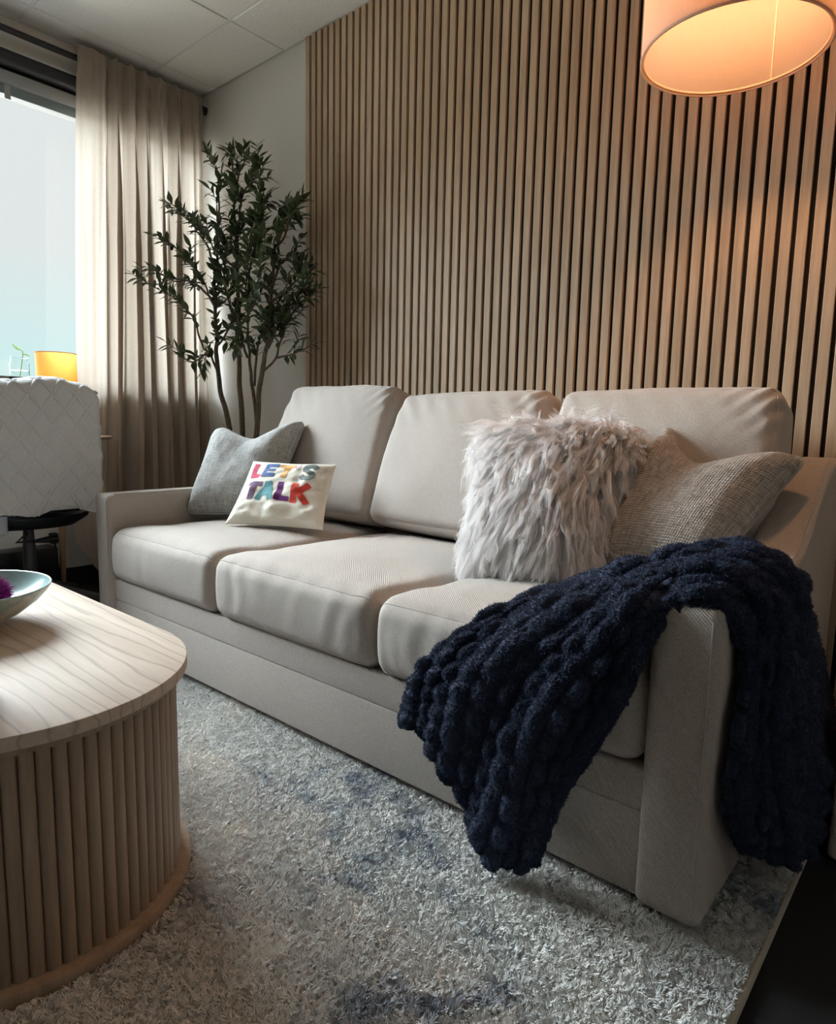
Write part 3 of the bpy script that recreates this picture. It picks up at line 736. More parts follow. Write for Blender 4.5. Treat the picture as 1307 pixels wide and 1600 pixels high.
# puffy ruched bubbles in staggered columns
ncol = 11.0
col = Tg * ncol + 0.25 * np.sin(Sg * 13) ; ci = np.floor(col); cf = col - ci
rowl = 0.062; rr = Sg / rowl + 0.5 * (ci % 2) + 0.30 * noise(np.stack([ci * 1.7, Sg * 6, Tg * 0], -1)); rf = rr - np.floor(rr)
puff = (np.sin(PI * cf) ** 0.7) * (0.18 + 0.82 * np.sin(PI * rf) ** 0.75)
rnd = 0.75 + 0.5 * noise(np.stack([ci * 3.1, np.floor(rr) * 2.3, ci * 0], -1))
puff = puff * rnd
N2 = gnormals(D1); N2 = N2 * np.sign((N2 * NRM).sum(-1, keepdims=True))
wcol = np.linalg.norm(np.gradient(D1, axis=1), axis=-1) * NTt / ncol; amp_p = np.minimum(0.021, 0.62 * wcol) * np.clip(np.minimum(Tg, 1 - Tg) * 22 + 0.25, 0, 1)
B1 = D1 + N2 * (0.003 + amp_p * puff + 0.0022 * noise(np.stack([Sg * 130, Tg * 130, Sg * 0], -1)))[..., None]
# scalloped hems
thw = thing('throw_blanket', 'navy blue plush bubble-knit throw draped over the right arm of the sofa', 'blanket', (2.2, -0.95, 0.0))
V = B1 - np.array([2.2, -0.95, 0.0])
V[..., 2] = np.maximum(V[..., 2], 0.016)
flip = NRM[0, 0] @ np.cross(D[1, 0] - D[0, 0], D[0, 1] - D[0, 0]) < 0
knit = from_py('knit', V.reshape(-1, 3), grid_faces(NSs, NTt, 0, flip), M['navy'], thw, True, 0)
md = knit.modifiers.new('thickness', 'SOLIDIFY'); md.thickness = 0.010; md.offset = -1.0
# fuzz
rs = np.random.RandomState(4); nf = 170000
fi = rs.uniform(0, NSs - 1.001, nf); fj = rs.uniform(0, NTt - 1.001, nf); i0 = fi.astype(int); j0 = fj.astype(int); a = (fi - i0)[:, None]; b = (fj - j0)[:, None]
def bil(A): return (1 - a) * (1 - b) * A[i0, j0] + a * (1 - b) * A[i0 + 1, j0] + (1 - a) * b * A[i0, j0 + 1] + a * b * A[i0 + 1, j0 + 1]
N3 = gnormals(B1); N3 = N3 * np.sign((N3 * NRM).sum(-1, keepdims=True))
p0 = bil(V); nn = bil(N3)
dr = nn * 0.75 + rs.normal(0, 0.45, (nf, 3)); dr /= np.linalg.norm(dr, axis=1, keepdims=True)
LL = rs.uniform(0.0018, 0.0048, nf)[:, None]
P = np.stack([p0, p0 + dr * LL * 0.6, p0 + (dr * 0.9 + rs.normal(0, 0.35, (nf, 3))) * LL], 1); P[..., 2] = np.maximum(P[..., 2], 0.012)
hair('fuzz', P, [0.0006, 0.0005, 0.0002], M['navy_fuzz'], thw)

# ------------------------------------------------------------------ coffee table
TX, TY, TH = 0.985, -1.756, 0.42
ct = thing('coffee_table', 'pale oak racetrack coffee table with reeded sides and thin top', 'coffee table', (TX, TY, 0.0))
HL = 0.314
def capsule(r, n=40):
    o = []
    for k in range(n + 1): a = -PI / 2 + PI * k / n; o.append((HL + r * math.cos(a), r * math.sin(a)))
    for k in range(n + 1): a = PI / 2 + PI * k / n; o.append((-HL + r * math.cos(a), r * math.sin(a)))
    return o
def slab(name, r, z0, z1, m, bev):
    bm = bmesh.new(); vs = [bm.verts.new((x, y, z0)) for x, y in capsule(r)]; fc = bm.faces.new(vs)
    rr_ = bmesh.ops.extrude_face_region(bm, geom=[fc])
    for g_ in rr_['geom']:
        if isinstance(g_, bmesh.types.BMVert): g_.co.z = z1
    es = [e_ for e_ in bm.edges if len(e_.link_faces) == 2 and e_.calc_face_angle(0) > 0.8]
    if bev: bmesh.ops.bevel(bm, geom=es, offset=bev, segments=2, profile=0.5, affect='EDGES')
    return bm_obj(name, bm, m, ct, True, 30)
slab('tabletop', 0.290, TH - 0.022, TH, M['table_wood'], 0.002)
slab('apron_ring', 0.276, TH - 0.036, TH - 0.022, M['reed_wood'], 0.002)
slab('plinth', 0.288, 0.010, 0.034, M['reed_wood'], 0.003)
slab('core', 0.258, 0.034, TH - 0.036, M['leg_wood'], 0)
# reeds: half-round battens all around
per = capsule(0.260, 60); per = np.array(per + [per[0]]); dd = np.concatenate([[0], np.cumsum(np.linalg.norm(np.diff(per, axis=0), axis=1))])
pitch = 0.0215; nre = int(round(dd[-1] / pitch))
rm = None; hz = TH - 0.036 - 0.034
for k in range(nre):
    s_ = dd[-1] * k / nre; x = np.interp(s_, dd, per[:, 0]); y = np.interp(s_, dd, per[:, 1])
    x2 = np.interp((s_ + 0.002) % dd[-1], dd, per[:, 0]); y2 = np.interp((s_ + 0.002) % dd[-1], dd, per[:, 1])
    if rm is None:
        pr = [(-0.0105, -0.006), (-0.0105, 0.0015)] + [(-0.0106 * math.cos(a_), 0.0015 + 0.0078 * math.sin(a_)) for a_ in np.linspace(0.2, PI - 0.2, 9)] + [(0.0105, 0.0015), (0.0105, -0.006)]
        n_ = len(pr); v = [(p_[0], -p_[1], 0) for p_ in pr] + [(p_[0], -p_[1], hz) for p_ in pr]
        f = [(i, (i + 1) % n_, (i + 1) % n_ + n_, i + n_) for i in range(n_)]
        o = from_py('reed', v, f, M['reed_wood'], ct, True, 40); rm = o.data
    else: o = link(bpy.data.objects.new('reed', rm), ct)
    o.location = (x, y, 0.034); o.rotation_euler = (0, 0, math.atan2(y2 - y, x2 - x))

# bowl and flower
bw = thing('serving_bowl', 'wide ceramic bowl glazed teal inside and cream outside on the coffee table', 'bowl', (0.975, -1.734, TH + 0.0006))
out_ = [(0.0, 0.004), (0.058, 0.004), (0.060, 0.0), (0.070, 0.0), (0.072, 0.008), (0.105, 0.022), (0.135, 0.045), (0.154, 0.066), (0.1615, 0.078)]
v, f = lathe(out_, 72); from_py('outside', v, f, M['bowl_out'], bw)
inn = [(0.1615, 0.078), (0.1605, 0.0805), (0.1575, 0.080), (0.150, 0.068), (0.130, 0.048), (0.100, 0.028), (0.06, 0.016), (0.0, 0.013)]
v, f = lathe(inn, 72); from_py('glazed_inside', v, f, M['bowl_in'], bw)
fl = thing('flower_head', 'round magenta thistle-like flower head lying in the teal bowl', 'flower', (0.945, -1.672, TH + 0.026))
v, f = lathe([(0.0, 0.0), (0.016, 0.004), (0.024, 0.022), (0.018, 0.04), (0.0, 0.046)], 20); from_py('core', v, f, M['bloom_core'], fl)
rs = np.random.RandomState(6); n = 1600
d = rs.normal(0, 1, (n, 3)); d /= np.linalg.norm(d, axis=1, keepdims=True); d = d[d[:, 2] > -0.5]; n = len(d)
c0 = np.array([0, 0, 0.024]); LL = rs.uniform(0.030, 0.038, n)[:, None]
P = np.stack([c0 + d * 0.012, c0 + d * LL * 0.7, c0 + (d + rs.normal(0, 0.10, (n, 3))) * LL], 1); P[..., 2] = np.maximum(P[..., 2], -0.002)
hair('petals', P, [0.0012, 0.0011, 0.0005], M['bloom'], fl)
v, f = lathe([(0.0, 0.0), (0.036, 0.0), (0.038, 0.003), (0.038, 0.150), (0.036, 0.157), (0.033, 0.157), (0.032, 0.150), (0.032, 0.01), (0.0, 0.01)], 40)
cup = from_py('ceramic_tumbler', v, f, M['tan_ceramic']); cup.location = (1.385, -1.842, TH + 0.0006)
tag(cup, 'tall tan ceramic tumbler at the left edge of the picture on the coffee table', 'cup')

# ------------------------------------------------------------------ curtain and rod
cur_t = thing('curtain', 'tan sheer linen curtain with pinch pleats beside the bright window', 'curtain', (-0.81, -0.40, 0.0))
nz_, ny_ = 110, 420
zz = np.linspace(2.545, 0.03, nz_); uu = np.linspace(0, 1, ny_)
Zg, Ug = np.meshgrid(zz, uu, indexing='ij'); hgt = (2.545 - Zg) / 2.5
left = -0.688 - 0.115 * hgt ** 0.8; right = -0.050 + 0.0 * hgt
Yg = left + (right - left) * Ug
# irregular fold phase: one broad flat panel at the leading edge, then tight folds
ph = np.interp(uu, [0, 0.10, 0.20, 0.30, 0.42, 0.55, 0.68, 0.82, 1.0], np.array([0.05, 0.14, 0.44, 1.45, 2.30, 3.60, 4.45, 5.80, 6.90]))
Pg = np.repeat(ph[None], nz_, 0) + 0.16 * np.sin(Zg * 1.7 + Ug * 7) * np.clip(Ug * 2, 0, 1)
amp = (0.011 + 0.027 * np.clip((hgt - 0.035) * 5.0, 0, 1)) * (0.78 + 0.75 * noise(np.stack([Ug * 9, Zg * 0.4, Ug * 0 + 2], -1)))
w = np.sin(2 * PI * Pg); w = np.sign(w) * np.abs(w) ** 0.75
Xg = amp * w + 0.006 * noise(np.stack([Ug * 40, Zg * 1.2, Ug * 0], -1)) + 0.007 * np.sin(2 * PI * Pg * 2.3 + 1 + Zg) * np.clip(hgt * 4, 0, 1)
Yg = Yg + 0.021 * np.sin(4 * PI * Pg) * np.clip(hgt * 3, 0.12, 1) * np.clip((Ug - 0.10) * 6, 0, 1) * np.clip((1 - Ug) * 8, 0, 1)
# gathered heading: triple pinches
head = np.exp(-((Zg - 2.46) / 0.05) ** 2)
Xg += head * 0.010 * np.sin(2 * PI * Pg * 3); Xg -= 0.30 * head * amp * w
Zg = Zg + np.where(hgt < 0.03, 0.006 * np.sin(2 * PI * Pg * 2), 0)
# rounded lower corner at the leading edge
lift = np.clip(1 - Ug / 0.22, 0, 1) ** 1.6 * 0.22
Zg = Zg + lift * hgt ** 6
Vc = np.stack([Xg, Yg + 0.40, Zg], -1).reshape(-1, 3)
from_py('cloth', Vc, grid_faces(nz_, ny_), M['curtain'], cur_t, True, 0)
kk = [i for i in range(0, nz_)]
rod = thing('curtain_rod', 'black curtain rod running along the top of the window wall', 'curtain rod', (-0.80, -1.3, 2.495))
tube_obj('pole', [(-0.045, -2.2, 0.006), (-0.045, 1.262, 0.006)], 0.0135, M['black_metal'], rod, 14)
v, f = tube([(-0.045, 1.258, 0.006), (-0.045, 1.290, 0.006)], 0.021, 16); from_py('finial', v, f, M['black_metal'], rod)
for y in (-2.0, -0.2, 1.275):
    box_obj('bracket', (-0.11, y - 0.008, 0.0), (-0.045, y + 0.008, 0.012), M['black_metal'], rod)

# ------------------------------------------------------------------ olive tree
tree = thing('olive_tree', 'slender artificial olive tree with three bare stems in the corner behind the sofa', 'potted tree', (-0.27, -0.22, 0.0))
TO = np.array([-0.27, -0.22, 0.0])
v, f = lathe([(0.0, 0.0), (0.105, 0.0), (0.135, 0.25), (0.140, 0.26), (0.128, 0.26), (0.122, 0.22), (0.0, 0.22)], 36); pot = from_py('pot', v, f, M['pot'], tree)
v, f = lathe([(0.0, 0.222), (0.12, 0.222), (0.121, 0.216)], 30); from_py('soil', v, f, M['soil'], pot)
BR = {
'trunk_a': [(-0.30, -0.22, 0.2), (-0.33, -0.22, 0.55), (-0.366, -0.22, 0.826), (-0.434, -0.22, 1.033), (-0.451, -0.22, 1.211), (-0.463, -0.22, 1.358), (-0.45, -0.22, 1.564), (-0.426, -0.22, 1.772), (-0.422, -0.22, 1.89)],
'trunk_b': [(-0.27, -0.22, 0.2), (-0.255, -0.22, 0.5), (-0.251, -0.22, 0.815), (-0.266, -0.216, 1.106), (-0.278, -0.212, 1.298), (-0.287, -0.208, 1.578), (-0.3, -0.204, 1.903), (-0.332, -0.2, 2.109)],
'trunk_c': [(-0.23, -0.22, 0.2), (-0.17, -0.22, 0.55), (-0.131, -0.22, 0.809), (-0.086, -0.22, 1.054), (-0.04, -0.22, 1.187), (-0.002, -0.22, 1.452), (0.028, -0.22, 1.622), (0.129, -0.22, 1.728)],
'fork_c': [(-0.128, -0.22, 0.84), (-0.147, -0.22, 1.017), (-0.18, -0.22, 1.15), (-0.183, -0.22, 1.29), (-0.189, -0.22, 1.473), (-0.154, -0.22, 1.67)],
'l_low': [(-0.43, -0.22, 1.02), (-0.456, -0.25, 1.18), (-0.574, -0.28, 1.142), (-0.655, -0.31, 1.194), (-0.7, -0.361, 1.243)],
'l_midlow': [(-0.456, -0.25, 1.18), (-0.54, -0.244, 1.226), (-0.585, -0.268, 1.353), (-0.68, -0.298, 1.458), (-0.7, -0.414, 1.505), (-0.7, -0.517, 1.548)],
'l_mid': [(-0.463, -0.22, 1.358), (-0.446, -0.25, 1.448), (-0.536, -0.28, 1.597), (-0.666, -0.31, 1.708), (-0.7, -0.412, 1.75)],
'l_up': [(-0.45, -0.22, 1.564), (-0.45, -0.26, 1.686), (-0.522, -0.3, 1.8), (-0.69, -0.343, 1.915)],
'tl': [(-0.426, -0.22, 1.772), (-0.417, -0.22, 1.874), (-0.438, -0.22, 2.064), (-0.507, -0.22, 2.174)],
't2': [(-0.30, -0.204, 1.894), (-0.249, -0.22, 1.971), (-0.232, -0.22, 2.018), (-0.297, -0.22, 2.118)],
'tr1': [(-0.29, -0.208, 1.70), (-0.21, -0.22, 1.881), (-0.099, -0.22, 1.961), (-0.056, -0.22, 1.99)],
'tr2': [(-0.165, -0.22, 1.617), (-0.117, -0.22, 1.804), (-0.011, -0.22, 1.861)],
'r_up': [(-0.189, -0.22, 1.473), (-0.127, -0.193, 1.671), (0.002, -0.167, 1.752), (0.109, -0.14, 1.761)],
'r_up2': [(0.028, -0.22, 1.622), (0.063, -0.193, 1.669), (0.075, -0.167, 1.782), (0.019, -0.14, 1.832)],
'r_mid': [(-0.002, -0.22, 1.452), (0.039, -0.193, 1.557), (0.101, -0.167, 1.609), (0.113, -0.14, 1.662)],
'r_mid2': [(-0.01, -0.22, 1.39), (0.093, -0.193, 1.445), (0.141, -0.167, 1.499), (0.144, -0.14, 1.548)],
'r_low1': [(-0.075, -0.22, 1.08), (-0.004, -0.2, 1.143), (0.047, -0.18, 1.277), (0.141, -0.16, 1.354), (0.179, -0.14, 1.455)],
'r_low2': [(-0.004, -0.2, 1.143), (0.115, -0.18, 1.159), (0.192, -0.14, 1.198)],
'r_mid3': [(-0.04, -0.22, 1.187), (0.036, -0.193, 1.311), (0.104, -0.167, 1.392), (0.152, -0.14, 1.419)],
'c1': [(-0.278, -0.212, 1.297), (-0.376, -0.222, 1.494), (-0.357, -0.225, 1.641), (-0.386, -0.227, 1.793)],
'c2': [(-0.287, -0.208, 1.573), (-0.128, -0.228, 1.636), (-0.041, -0.237, 1.759), (-0.051, -0.245, 1.868)],
'c3': [(-0.278, -0.212, 1.297), (-0.10, -0.25, 1.389), (-0.02, -0.27, 1.503), (0.02, -0.27, 1.62)],
'c4': [(-0.451, -0.22, 1.211), (-0.316, -0.221, 1.337), (-0.332, -0.223, 1.489)],
'c5': [(-0.18, -0.22, 1.15), (-0.218, -0.243, 1.237), (-0.221, -0.266, 1.19)],
'c6': [(-0.287, -0.208, 1.573), (-0.34, -0.261, 1.631), (-0.41, -0.301, 1.722), (-0.452, -0.342, 1.792)],
'l_mid2': [(-0.446, -0.25, 1.448), (-0.602, -0.26, 1.544), (-0.69, -0.31, 1.548), (-0.7, -0.377, 1.583)],
'c7': [(-0.147, -0.22, 1.017), (-0.084, -0.212, 1.26), (0.002, -0.203, 1.312), (0.062, -0.195, 1.393)],
}
rt = random.Random(21)
leafpos = []      # (point, direction)
olivepos = []
def leaf_mesh(name, m, nseg=6):
    v = []; f = []
    prof = [0.04, 0.55, 0.92, 1.0, 0.78, 0.42, 0.03]
    for i in range(nseg + 1):
        t_ = i / nseg; w_ = 0.115 * prof[i]; z_ = -0.16 * t_ * t_
        v += [(t_, -w_, z_ + w_ * 0.35), (t_, 0, z_), (t_, w_, z_ + w_ * 0.35)]
    for i in range(nseg):
        a_ = i * 3; f += [(a_, a_ + 3, a_ + 4, a_ + 1), (a_ + 1, a_ + 4, a_ + 5, a_ + 2)]
    me = bpy.data.meshes.new(name); me.from_pydata(v, [], f); me.update(); me.materials.append(m)
    me.polygons.foreach_set('use_smooth', [True] * len(me.polygons)); return me
LM = [leaf_mesh('leaf', M['leaf']), leaf_mesh('leaf_pale_side', M['leaf_pale'])]
for nm, pts in BR.items():
    tr_ = nm.startswith('trunk'); k_ = len(pts) * 7
    pp = crom(np.array(pts), k_)
    pp = pp + noise(np.stack([np.arange(k_) * 0.33, np.full(k_, len(nm) * 1.0), np.full(k_, pts[0][2] * 9)], -1))[:, None] * np.array([0.006, 0.006, 0.0])
    t_ = np.linspace(0, 1, k_)
    if tr_: rad = 0.0135 * (1 - t_) ** 0.8 + 0.0028
    elif nm == 'fork_c': rad = 0.0075 * (1 - t_) + 0.0022
    else: rad = 0.0050 * (1 - t_) + 0.0013
    tube_obj('stem' if tr_ or nm == 'fork_c' else 'branch', pp - TO, list(rad), M['bark'], tree, 8)
    start = 0.62 if tr_ else (0.45 if nm == 'fork_c' else 0.30)
    Lb = np.concatenate([[0], np.cumsum(np.linalg.norm(np.diff(pp, axis=0), axis=1))])
    s_ = Lb[-1] * start; side = 1
    def at_(s0):
        p_ = np.array([np.interp(s0, Lb, pp[:, c]) for c in range(3)]); q_ = np.array([np.interp(min(s0 + 0.01, Lb[-1]), Lb, pp[:, c]) for c in range(3)])
        if s0 + 0.01 > Lb[-1]: q_ = p_; p_ = np.array([np.interp(s0 - 0.01, Lb, pp[:, c]) for c in range(3)]); return q_, Vector(q_ - p_).normalized()
        return p_, Vector(q_ - p_).normalized()
    tw = []
    while s_ < Lb[-1]:
        p_, d_ = at_(s_)
        a_ = rt.uniform(0, 6.28)
        for kx in range(2):
            o1 = d_.orthogonal().normalized(); o1.rotate(Matrix.Rotation(a_ + kx * PI, 3, d_))
            leafpos.append((Vector(p_), (d_ * rt.uniform(0.5, 1.0) + o1 * rt.uniform(0.7, 1.1)).normalized()))
        if rt.random() < 0.10: olivepos.append(Vector(p_) + Vector((rt.uniform(-.012, .012), -0.010, -0.012)))
        if rt.random() < 0.36 and s_ < Lb[-1] * 0.95:   # short twig
            o1 = d_.orthogonal().normalized(); o1.rotate(Matrix.Rotation(rt.uniform(0, 6.28), 3, d_))
            td = (d_ * 0.7 + o1 * 0.7 + Vector((0, 0, 0.25))).normalized(); tl_ = rt.uniform(0.06, 0.13)
            end = Vector(p_) + td * tl_
            if end.x > -0.72 and end.y < -0.06:
                tw.append(tube([Vector(p_) - Vector(TO), Vector(p_) + td * tl_ * 0.5 + Vector((0, 0, 0.004)) - Vector(TO), end - Vector(TO)], [0.0018, 0.0014, 0.0008], 5))
                for q_ in np.arange(0.25, 1.01, 0.19):
                    a2 = rt.uniform(0, 6.28)
                    for kx in range(2):
                        o2 = td.orthogonal().normalized(); o2.rotate(Matrix.Rotation(a2 + kx * PI, 3, td))
                        leafpos.append((Vector(p_) + td * tl_ * q_, (td * rt.uniform(0.6, 1.1) + o2 * rt.uniform(0.6, 1.0)).normalized()))
        s_ += rt.uniform(0.018, 0.030)
    p_, d_ = at_(Lb[-1]); leafpos.append((Vector(p_), d_))
    if tw:
        V, F = merge(*tw); o = from_py('twigs', V, F, M['bark'], tree); o['kind'] = 'stuff'
print('leaves', len(leafpos), 'olives', len(olivepos))
mats_l = []
for p_, d_ in leafpos:
    ln = rt.uniform(0.046, 0.074)
    upv = Vector((rt.uniform(-0.5, 0.5), rt.uniform(-0.8, 0.1), 1.0)).normalized()
    y_ = upv.cross(d_).normalized(); z_ = d_.cross(y_)
    mt = Matrix((d_, y_, z_)).transposed().to_4x4()
    mats_l.append((p_, Matrix.Translation(p_ - Vector(TO)) @ mt @ Matrix.Diagonal((ln, ln * rt.uniform(1.3, 1.9), ln, 1))))
mats_l = [m_ for m_ in mats_l if m_[0].y < -0.03]
mats_l.sort(key=lambda q: q[0].y + 0.25 * rt.random())
V = []; F = []
for i, (p_, mt) in enumerate(mats_l):
    me = LM[1] if rt.random() < 0.32 else LM[0]
    if i < 298:
        o = bpy.data.objects.new('leaf', me); link(o, tree); o.matrix_local = mt
    else:
        o0 = len(V); V += [mt @ v_.co for v_ in me.vertices]; F += [tuple(k + o0 for k in pl.vertices) for pl in me.polygons]
o = from_py('foliage', V, F, M['leaf'], tree); o['kind'] = 'stuff'
ov, of = lathe([(0.0, -0.011), (0.005, -0.0095), (0.0085, -0.003), (0.0085, 0.003), (0.005, 0.009), (0.0, 0.011)], 12)
om = None
for p_ in olivepos[:26]:
    if om is None: o = from_py('olive', ov, of, M['olive'], tree); om = o.data
    else: o = link(bpy.data.objects.new('olive', om), tree)
    o.location = p_ - Vector(TO)

# ------------------------------------------------------------------ pendant lamp
LX, LY, LZ = 2.010, -0.445, 1.70
pend = thing('pendant_lamp', 'large linen drum pendant lamp glowing peach at the top right', 'pendant lamp', (LX, LY, LZ))
R_ = 0.199
v, f = lathe([(R_, 0.0), (R_, 0.43)], 96); from_py('lamp_shade', v, f, M['shade'], pend)
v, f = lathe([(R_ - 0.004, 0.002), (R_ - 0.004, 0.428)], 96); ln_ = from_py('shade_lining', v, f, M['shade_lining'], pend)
aa = np.linspace(0, 2 * PI, 97)[:-1]
tube_obj('lower_trim', [((R_ - 0.001) * math.cos(a_), (R_ - 0.001) * math.sin(a_), 0.002) for a_ in aa], 0.0032, M['shade'], pend, 8, True)
tube_obj('lower_ring', [((R_ - 0.006) * math.cos(a_), (R_ - 0.006) * math.sin(a_), 0.006) for a_ in aa], 0.0022, M['shade'], pend, 6, True)
tube_obj('upper_trim', [((R_ - 0.001) * math.cos(a_), (R_ - 0.001) * math.sin(a_), 0.428) for a_ in aa], 0.0032, M['shade'], pend, 8, True)
sa = math.radians(80)
tube_obj('lining_seam', [((R_ - 0.0055) * math.cos(sa), (R_ - 0.0055) * math.sin(sa), z) for z in (0.004, 0.21, 0.426)], 0.0014, M['shade'], ln_, 6)
for k in range(3):
    a_ = k * 2 * PI / 3 + 0.3
    tube_obj('spoke', [(0.02 * math.cos(a_), 0.02 * math.sin(a_), 0.415), ((R_ - 0.006) * math.cos(a_), (R_ - 0.006) * math.sin(a_), 0.425)], 0.002, M['black_metal'], pend, 6)
v, f = lathe([(0.0, 0.47), (0.008, 0.47), (0.008, 0.335), (0.022, 0.33), (0.022, 0.270), (0.0, 0.270)], 20); from_py('socket', v, f, M['black_metal'], pend)
v, f = lathe([(0.0, 0.150), (0.024, 0.155), (0.042, 0.175), (0.046, 0.200), (0.040, 0.226), (0.020, 0.250), (0.013, 0.272), (0.0, 0.272)], 24); from_py('bulb', v, f, M['bulb'], pend)
tube_obj('cord', [(0, 0, 0.47), (0, 0, CEIL - LZ)], 0.0035, M['black_metal'], pend, 8)
v, f = lathe([(0.0, CEIL - LZ - 0.025), (0.055, CEIL - LZ - 0.02), (0.06, CEIL - LZ + 0.0015), (0.0, CEIL - LZ + 0.0015)], 28); from_py('canopy', v, f, M['black_metal'], pend)

# ------------------------------------------------------------------ chair with quilted throw
ch = thing('office_chair', 'black swivel office chair hidden under a pale throw facing the window', 'chair', (-0.47, -1.12, 0.0))
v, f = lathe([(0.0, 0.395), (0.19, 0.400), (0.235, 0.425), (0.245, 0.450), (0.225, 0.468), (0.0, 0.475)], 40)
v = [(x * 0.74, y * 1.0, z + 0.10 * max(0, abs(y) - 0.14)) for x, y, z in v]; from_py('seat', v, f, M['black'], ch)
bm = bmesh.new(); box(bm, (0.165, -0.19, 0.47), (0.215, 0.185, 0.945), 0.02, 3); bm_obj('backrest', bm, M['black'], ch)
bm = bmesh.new(); box(bm, (0.05, -0.180, 0.392), (0.19, -0.130, 0.425), 0.014, 4); box(bm, (0.150, -0.180, 0.392), (0.192, -0.130, 0.60), 0.018, 4); bm_obj('back_bracket', bm, M['silver'], ch)
tube_obj('gas_lift', [(0, 0, 0.11), (0, 0, 0.28), (0, 0, 0.405)], [0.026, 0.026, 0.018], M['dark_grey'], ch, 16)
tube_obj('tilt_lever', [(0.05, -0.02, 0.375), (0.07, -0.07, 0.345), (0.075, 0.00, 0.342)], 0.006, M['black'], ch)
tube_obj('lever_paddle', [(0.075, 0.00, 0.342), (0.08, 0.045, 0.344), (0.08, 0.085, 0.345)], [0.008, 0.014, 0.011], M['black'], ch, 10)
for k in range(5):
    a_ = math.radians(128 + 72 * k)
    c_, s_ = math.cos(a_), math.sin(a_)
    bm = bmesh.new(); box(bm, (0.0, -0.024, -0.018), (0.325, 0.024, 0.018), 0.008, 2)
    for v_ in bm.verts:
        v_.co.z += 0.10 - 0.10 * (v_.co.x / 0.325); v_.co.y *= 1 - 0.25 * v_.co.x / 0.325
    lg = bm_obj('leg', bm, M['dark_grey'], ch); lg.rotation_euler = (0, 0, a_); lg.location = (0, 0, 0.055)
    v, f = tube([(0.31 * c_ - 0.012 * s_, 0.31 * s_ + 0.012 * c_, 0.026), (0.31 * c_ + 0.012 * s_, 0.31 * s_ - 0.012 * c_, 0.026)], 0.026, 16); from_py('caster', v, f, M['black'], ch)
bm = bmesh.new(); box(bm, (-0.13, -0.275, 0.60), (0.07, -0.225, 0.625), 0.010, 3); bm_obj('armrest', bm, M['silver'], ch)
tube_obj('armrest_post', [(0.0, -0.15, 0.43), (-0.01, -0.25, 0.45), (-0.02, -0.25, 0.60)], [0.014, 0.017, 0.014], M['silver'], ch, 12)
# the throw: two hanging faces over the top of the backrest
qt = thing('throw_blanket', 'pale grey diamond-cable knit throw hung over the office chair back', 'blanket', (-0.28, -1.12, 0.48))
ns, nt_ = 460, 220
path = [(0.060, 0.0), (0.058, 0.20), (0.052, 0.42), (0.045, 0.478), (0.018, 0.503), (-0.02, 0.506), (-0.06, 0.500), (-0.085, 0.475), (-0.095, 0.40), (-0.10, 0.10)]
pc = crom(np.array(path), ns); sl_ = np.concatenate([[0], np.cumsum(np.linalg.norm(np.diff(pc, axis=0), axis=1))])
tt = np.linspace(-1, 1, nt_); St, Tt = np.meshgrid(sl_, tt, indexing='ij')
X = np.repeat(pc[:, :1], nt_, 1); Z = np.repeat(pc[:, 1:], nt_, 1)
Y = Tt * 0.208 + 0.010 * np.sin(Z * 5) * Tt
wrap = np.clip((np.abs(Tt) - 0.84) / 0.16, 0, 1); X = X - wrap ** 2 * 0.035 * np.where(X > 0, 1, -1); Y = Y - np.sign(Tt) * wrap ** 3 * 0.004
Z = Z - 0.030 * np.abs(Tt) ** 10 * np.clip(Z / 0.5, 0, 1) + (0.010 * np.sin(Tt * 3 + 1) + 0.012 * np.sin(Tt * 6)) * np.clip(1 - Z / 0.25, 0, 1) * np.where(X > 0, 1, 0.5)
Z = Z + 0.010 * np.sin(Tt * 4.2 + 0.8) * np.clip((Z - 0.42) / 0.08, 0, 1)
a1 = (Y + 1) / 0.086 + St / 0.114; a2 = (Y + 1) / 0.086 - St / 0.114
r1 = np.abs(a1 - np.round(a1)); r2 = np.abs(a2 - np.round(a2)); ridge = np.exp(-(np.minimum(r1, r2) / 0.058) ** 2)
Dq = np.stack([X, Y, Z], -1); nq = gnormals(Dq); c0 = np.array([-0.02, 0, 0.25]); nq = nq * np.sign((nq * (Dq - c0)).sum(-1, keepdims=True))
Dq = Dq + nq * (0.0050 * ridge + 0.0008 * noise(np.stack([Y * 90, St * 90, Y * 0], -1)) + 0.003 * noise(np.stack([Y * 6, St * 5, Y * 0], -1)))[..., None]
qk = from_py('knit', Dq.reshape(-1, 3), grid_faces(ns, nt_), M['quilt'], qt, True, 0)
md = qk.modifiers.new('thickness', 'SOLIDIFY'); md.thickness = 0.008; md.offset = -1
bm = bmesh.new(); box(bm, (0.052, -0.06, 0.006), (0.058, 0.205, 0.045), 0.003); bm_obj('folded_hem', bm, M['quilt'], qt)

# ------------------------------------------------------------------ side table, lamp, jar, outdoors
st = thing('side_table', 'small round pale wood side table with splayed legs behind the chair', 'side table', (-0.63, -0.885, 0.0))
v, f = lathe([(0.0, 0.752), (0.174, 0.752), (0.186, 0.762), (0.186, 0.768), (0.0, 0.768)], 56); from_py('tabletop', v, f, M['leg_wood'], st)
for a_ in (-120, 38, 172):
    c_, s_ = math.cos(math.radians(a_)), math.sin(math.radians(a_))
    tube_obj('leg', [(0.125 * c_, 0.125 * s_, 0.755), (0.165 * c_, 0.165 * s_, 0.38), (0.205 * c_, 0.205 * s_, 0.0)], [0.019, 0.017, 0.011], M['leg_wood'], st, 14)
tl = thing('table_lamp', 'small table lamp with glowing amber drum shade on the side table', 'table lamp', (-0.665, -0.903, 0.7686))
v, f = lathe([(0.082, 0.185), (0.082, 0.365)], 56); from_py('lamp_shade', v, f, M['amber_shade'], tl)
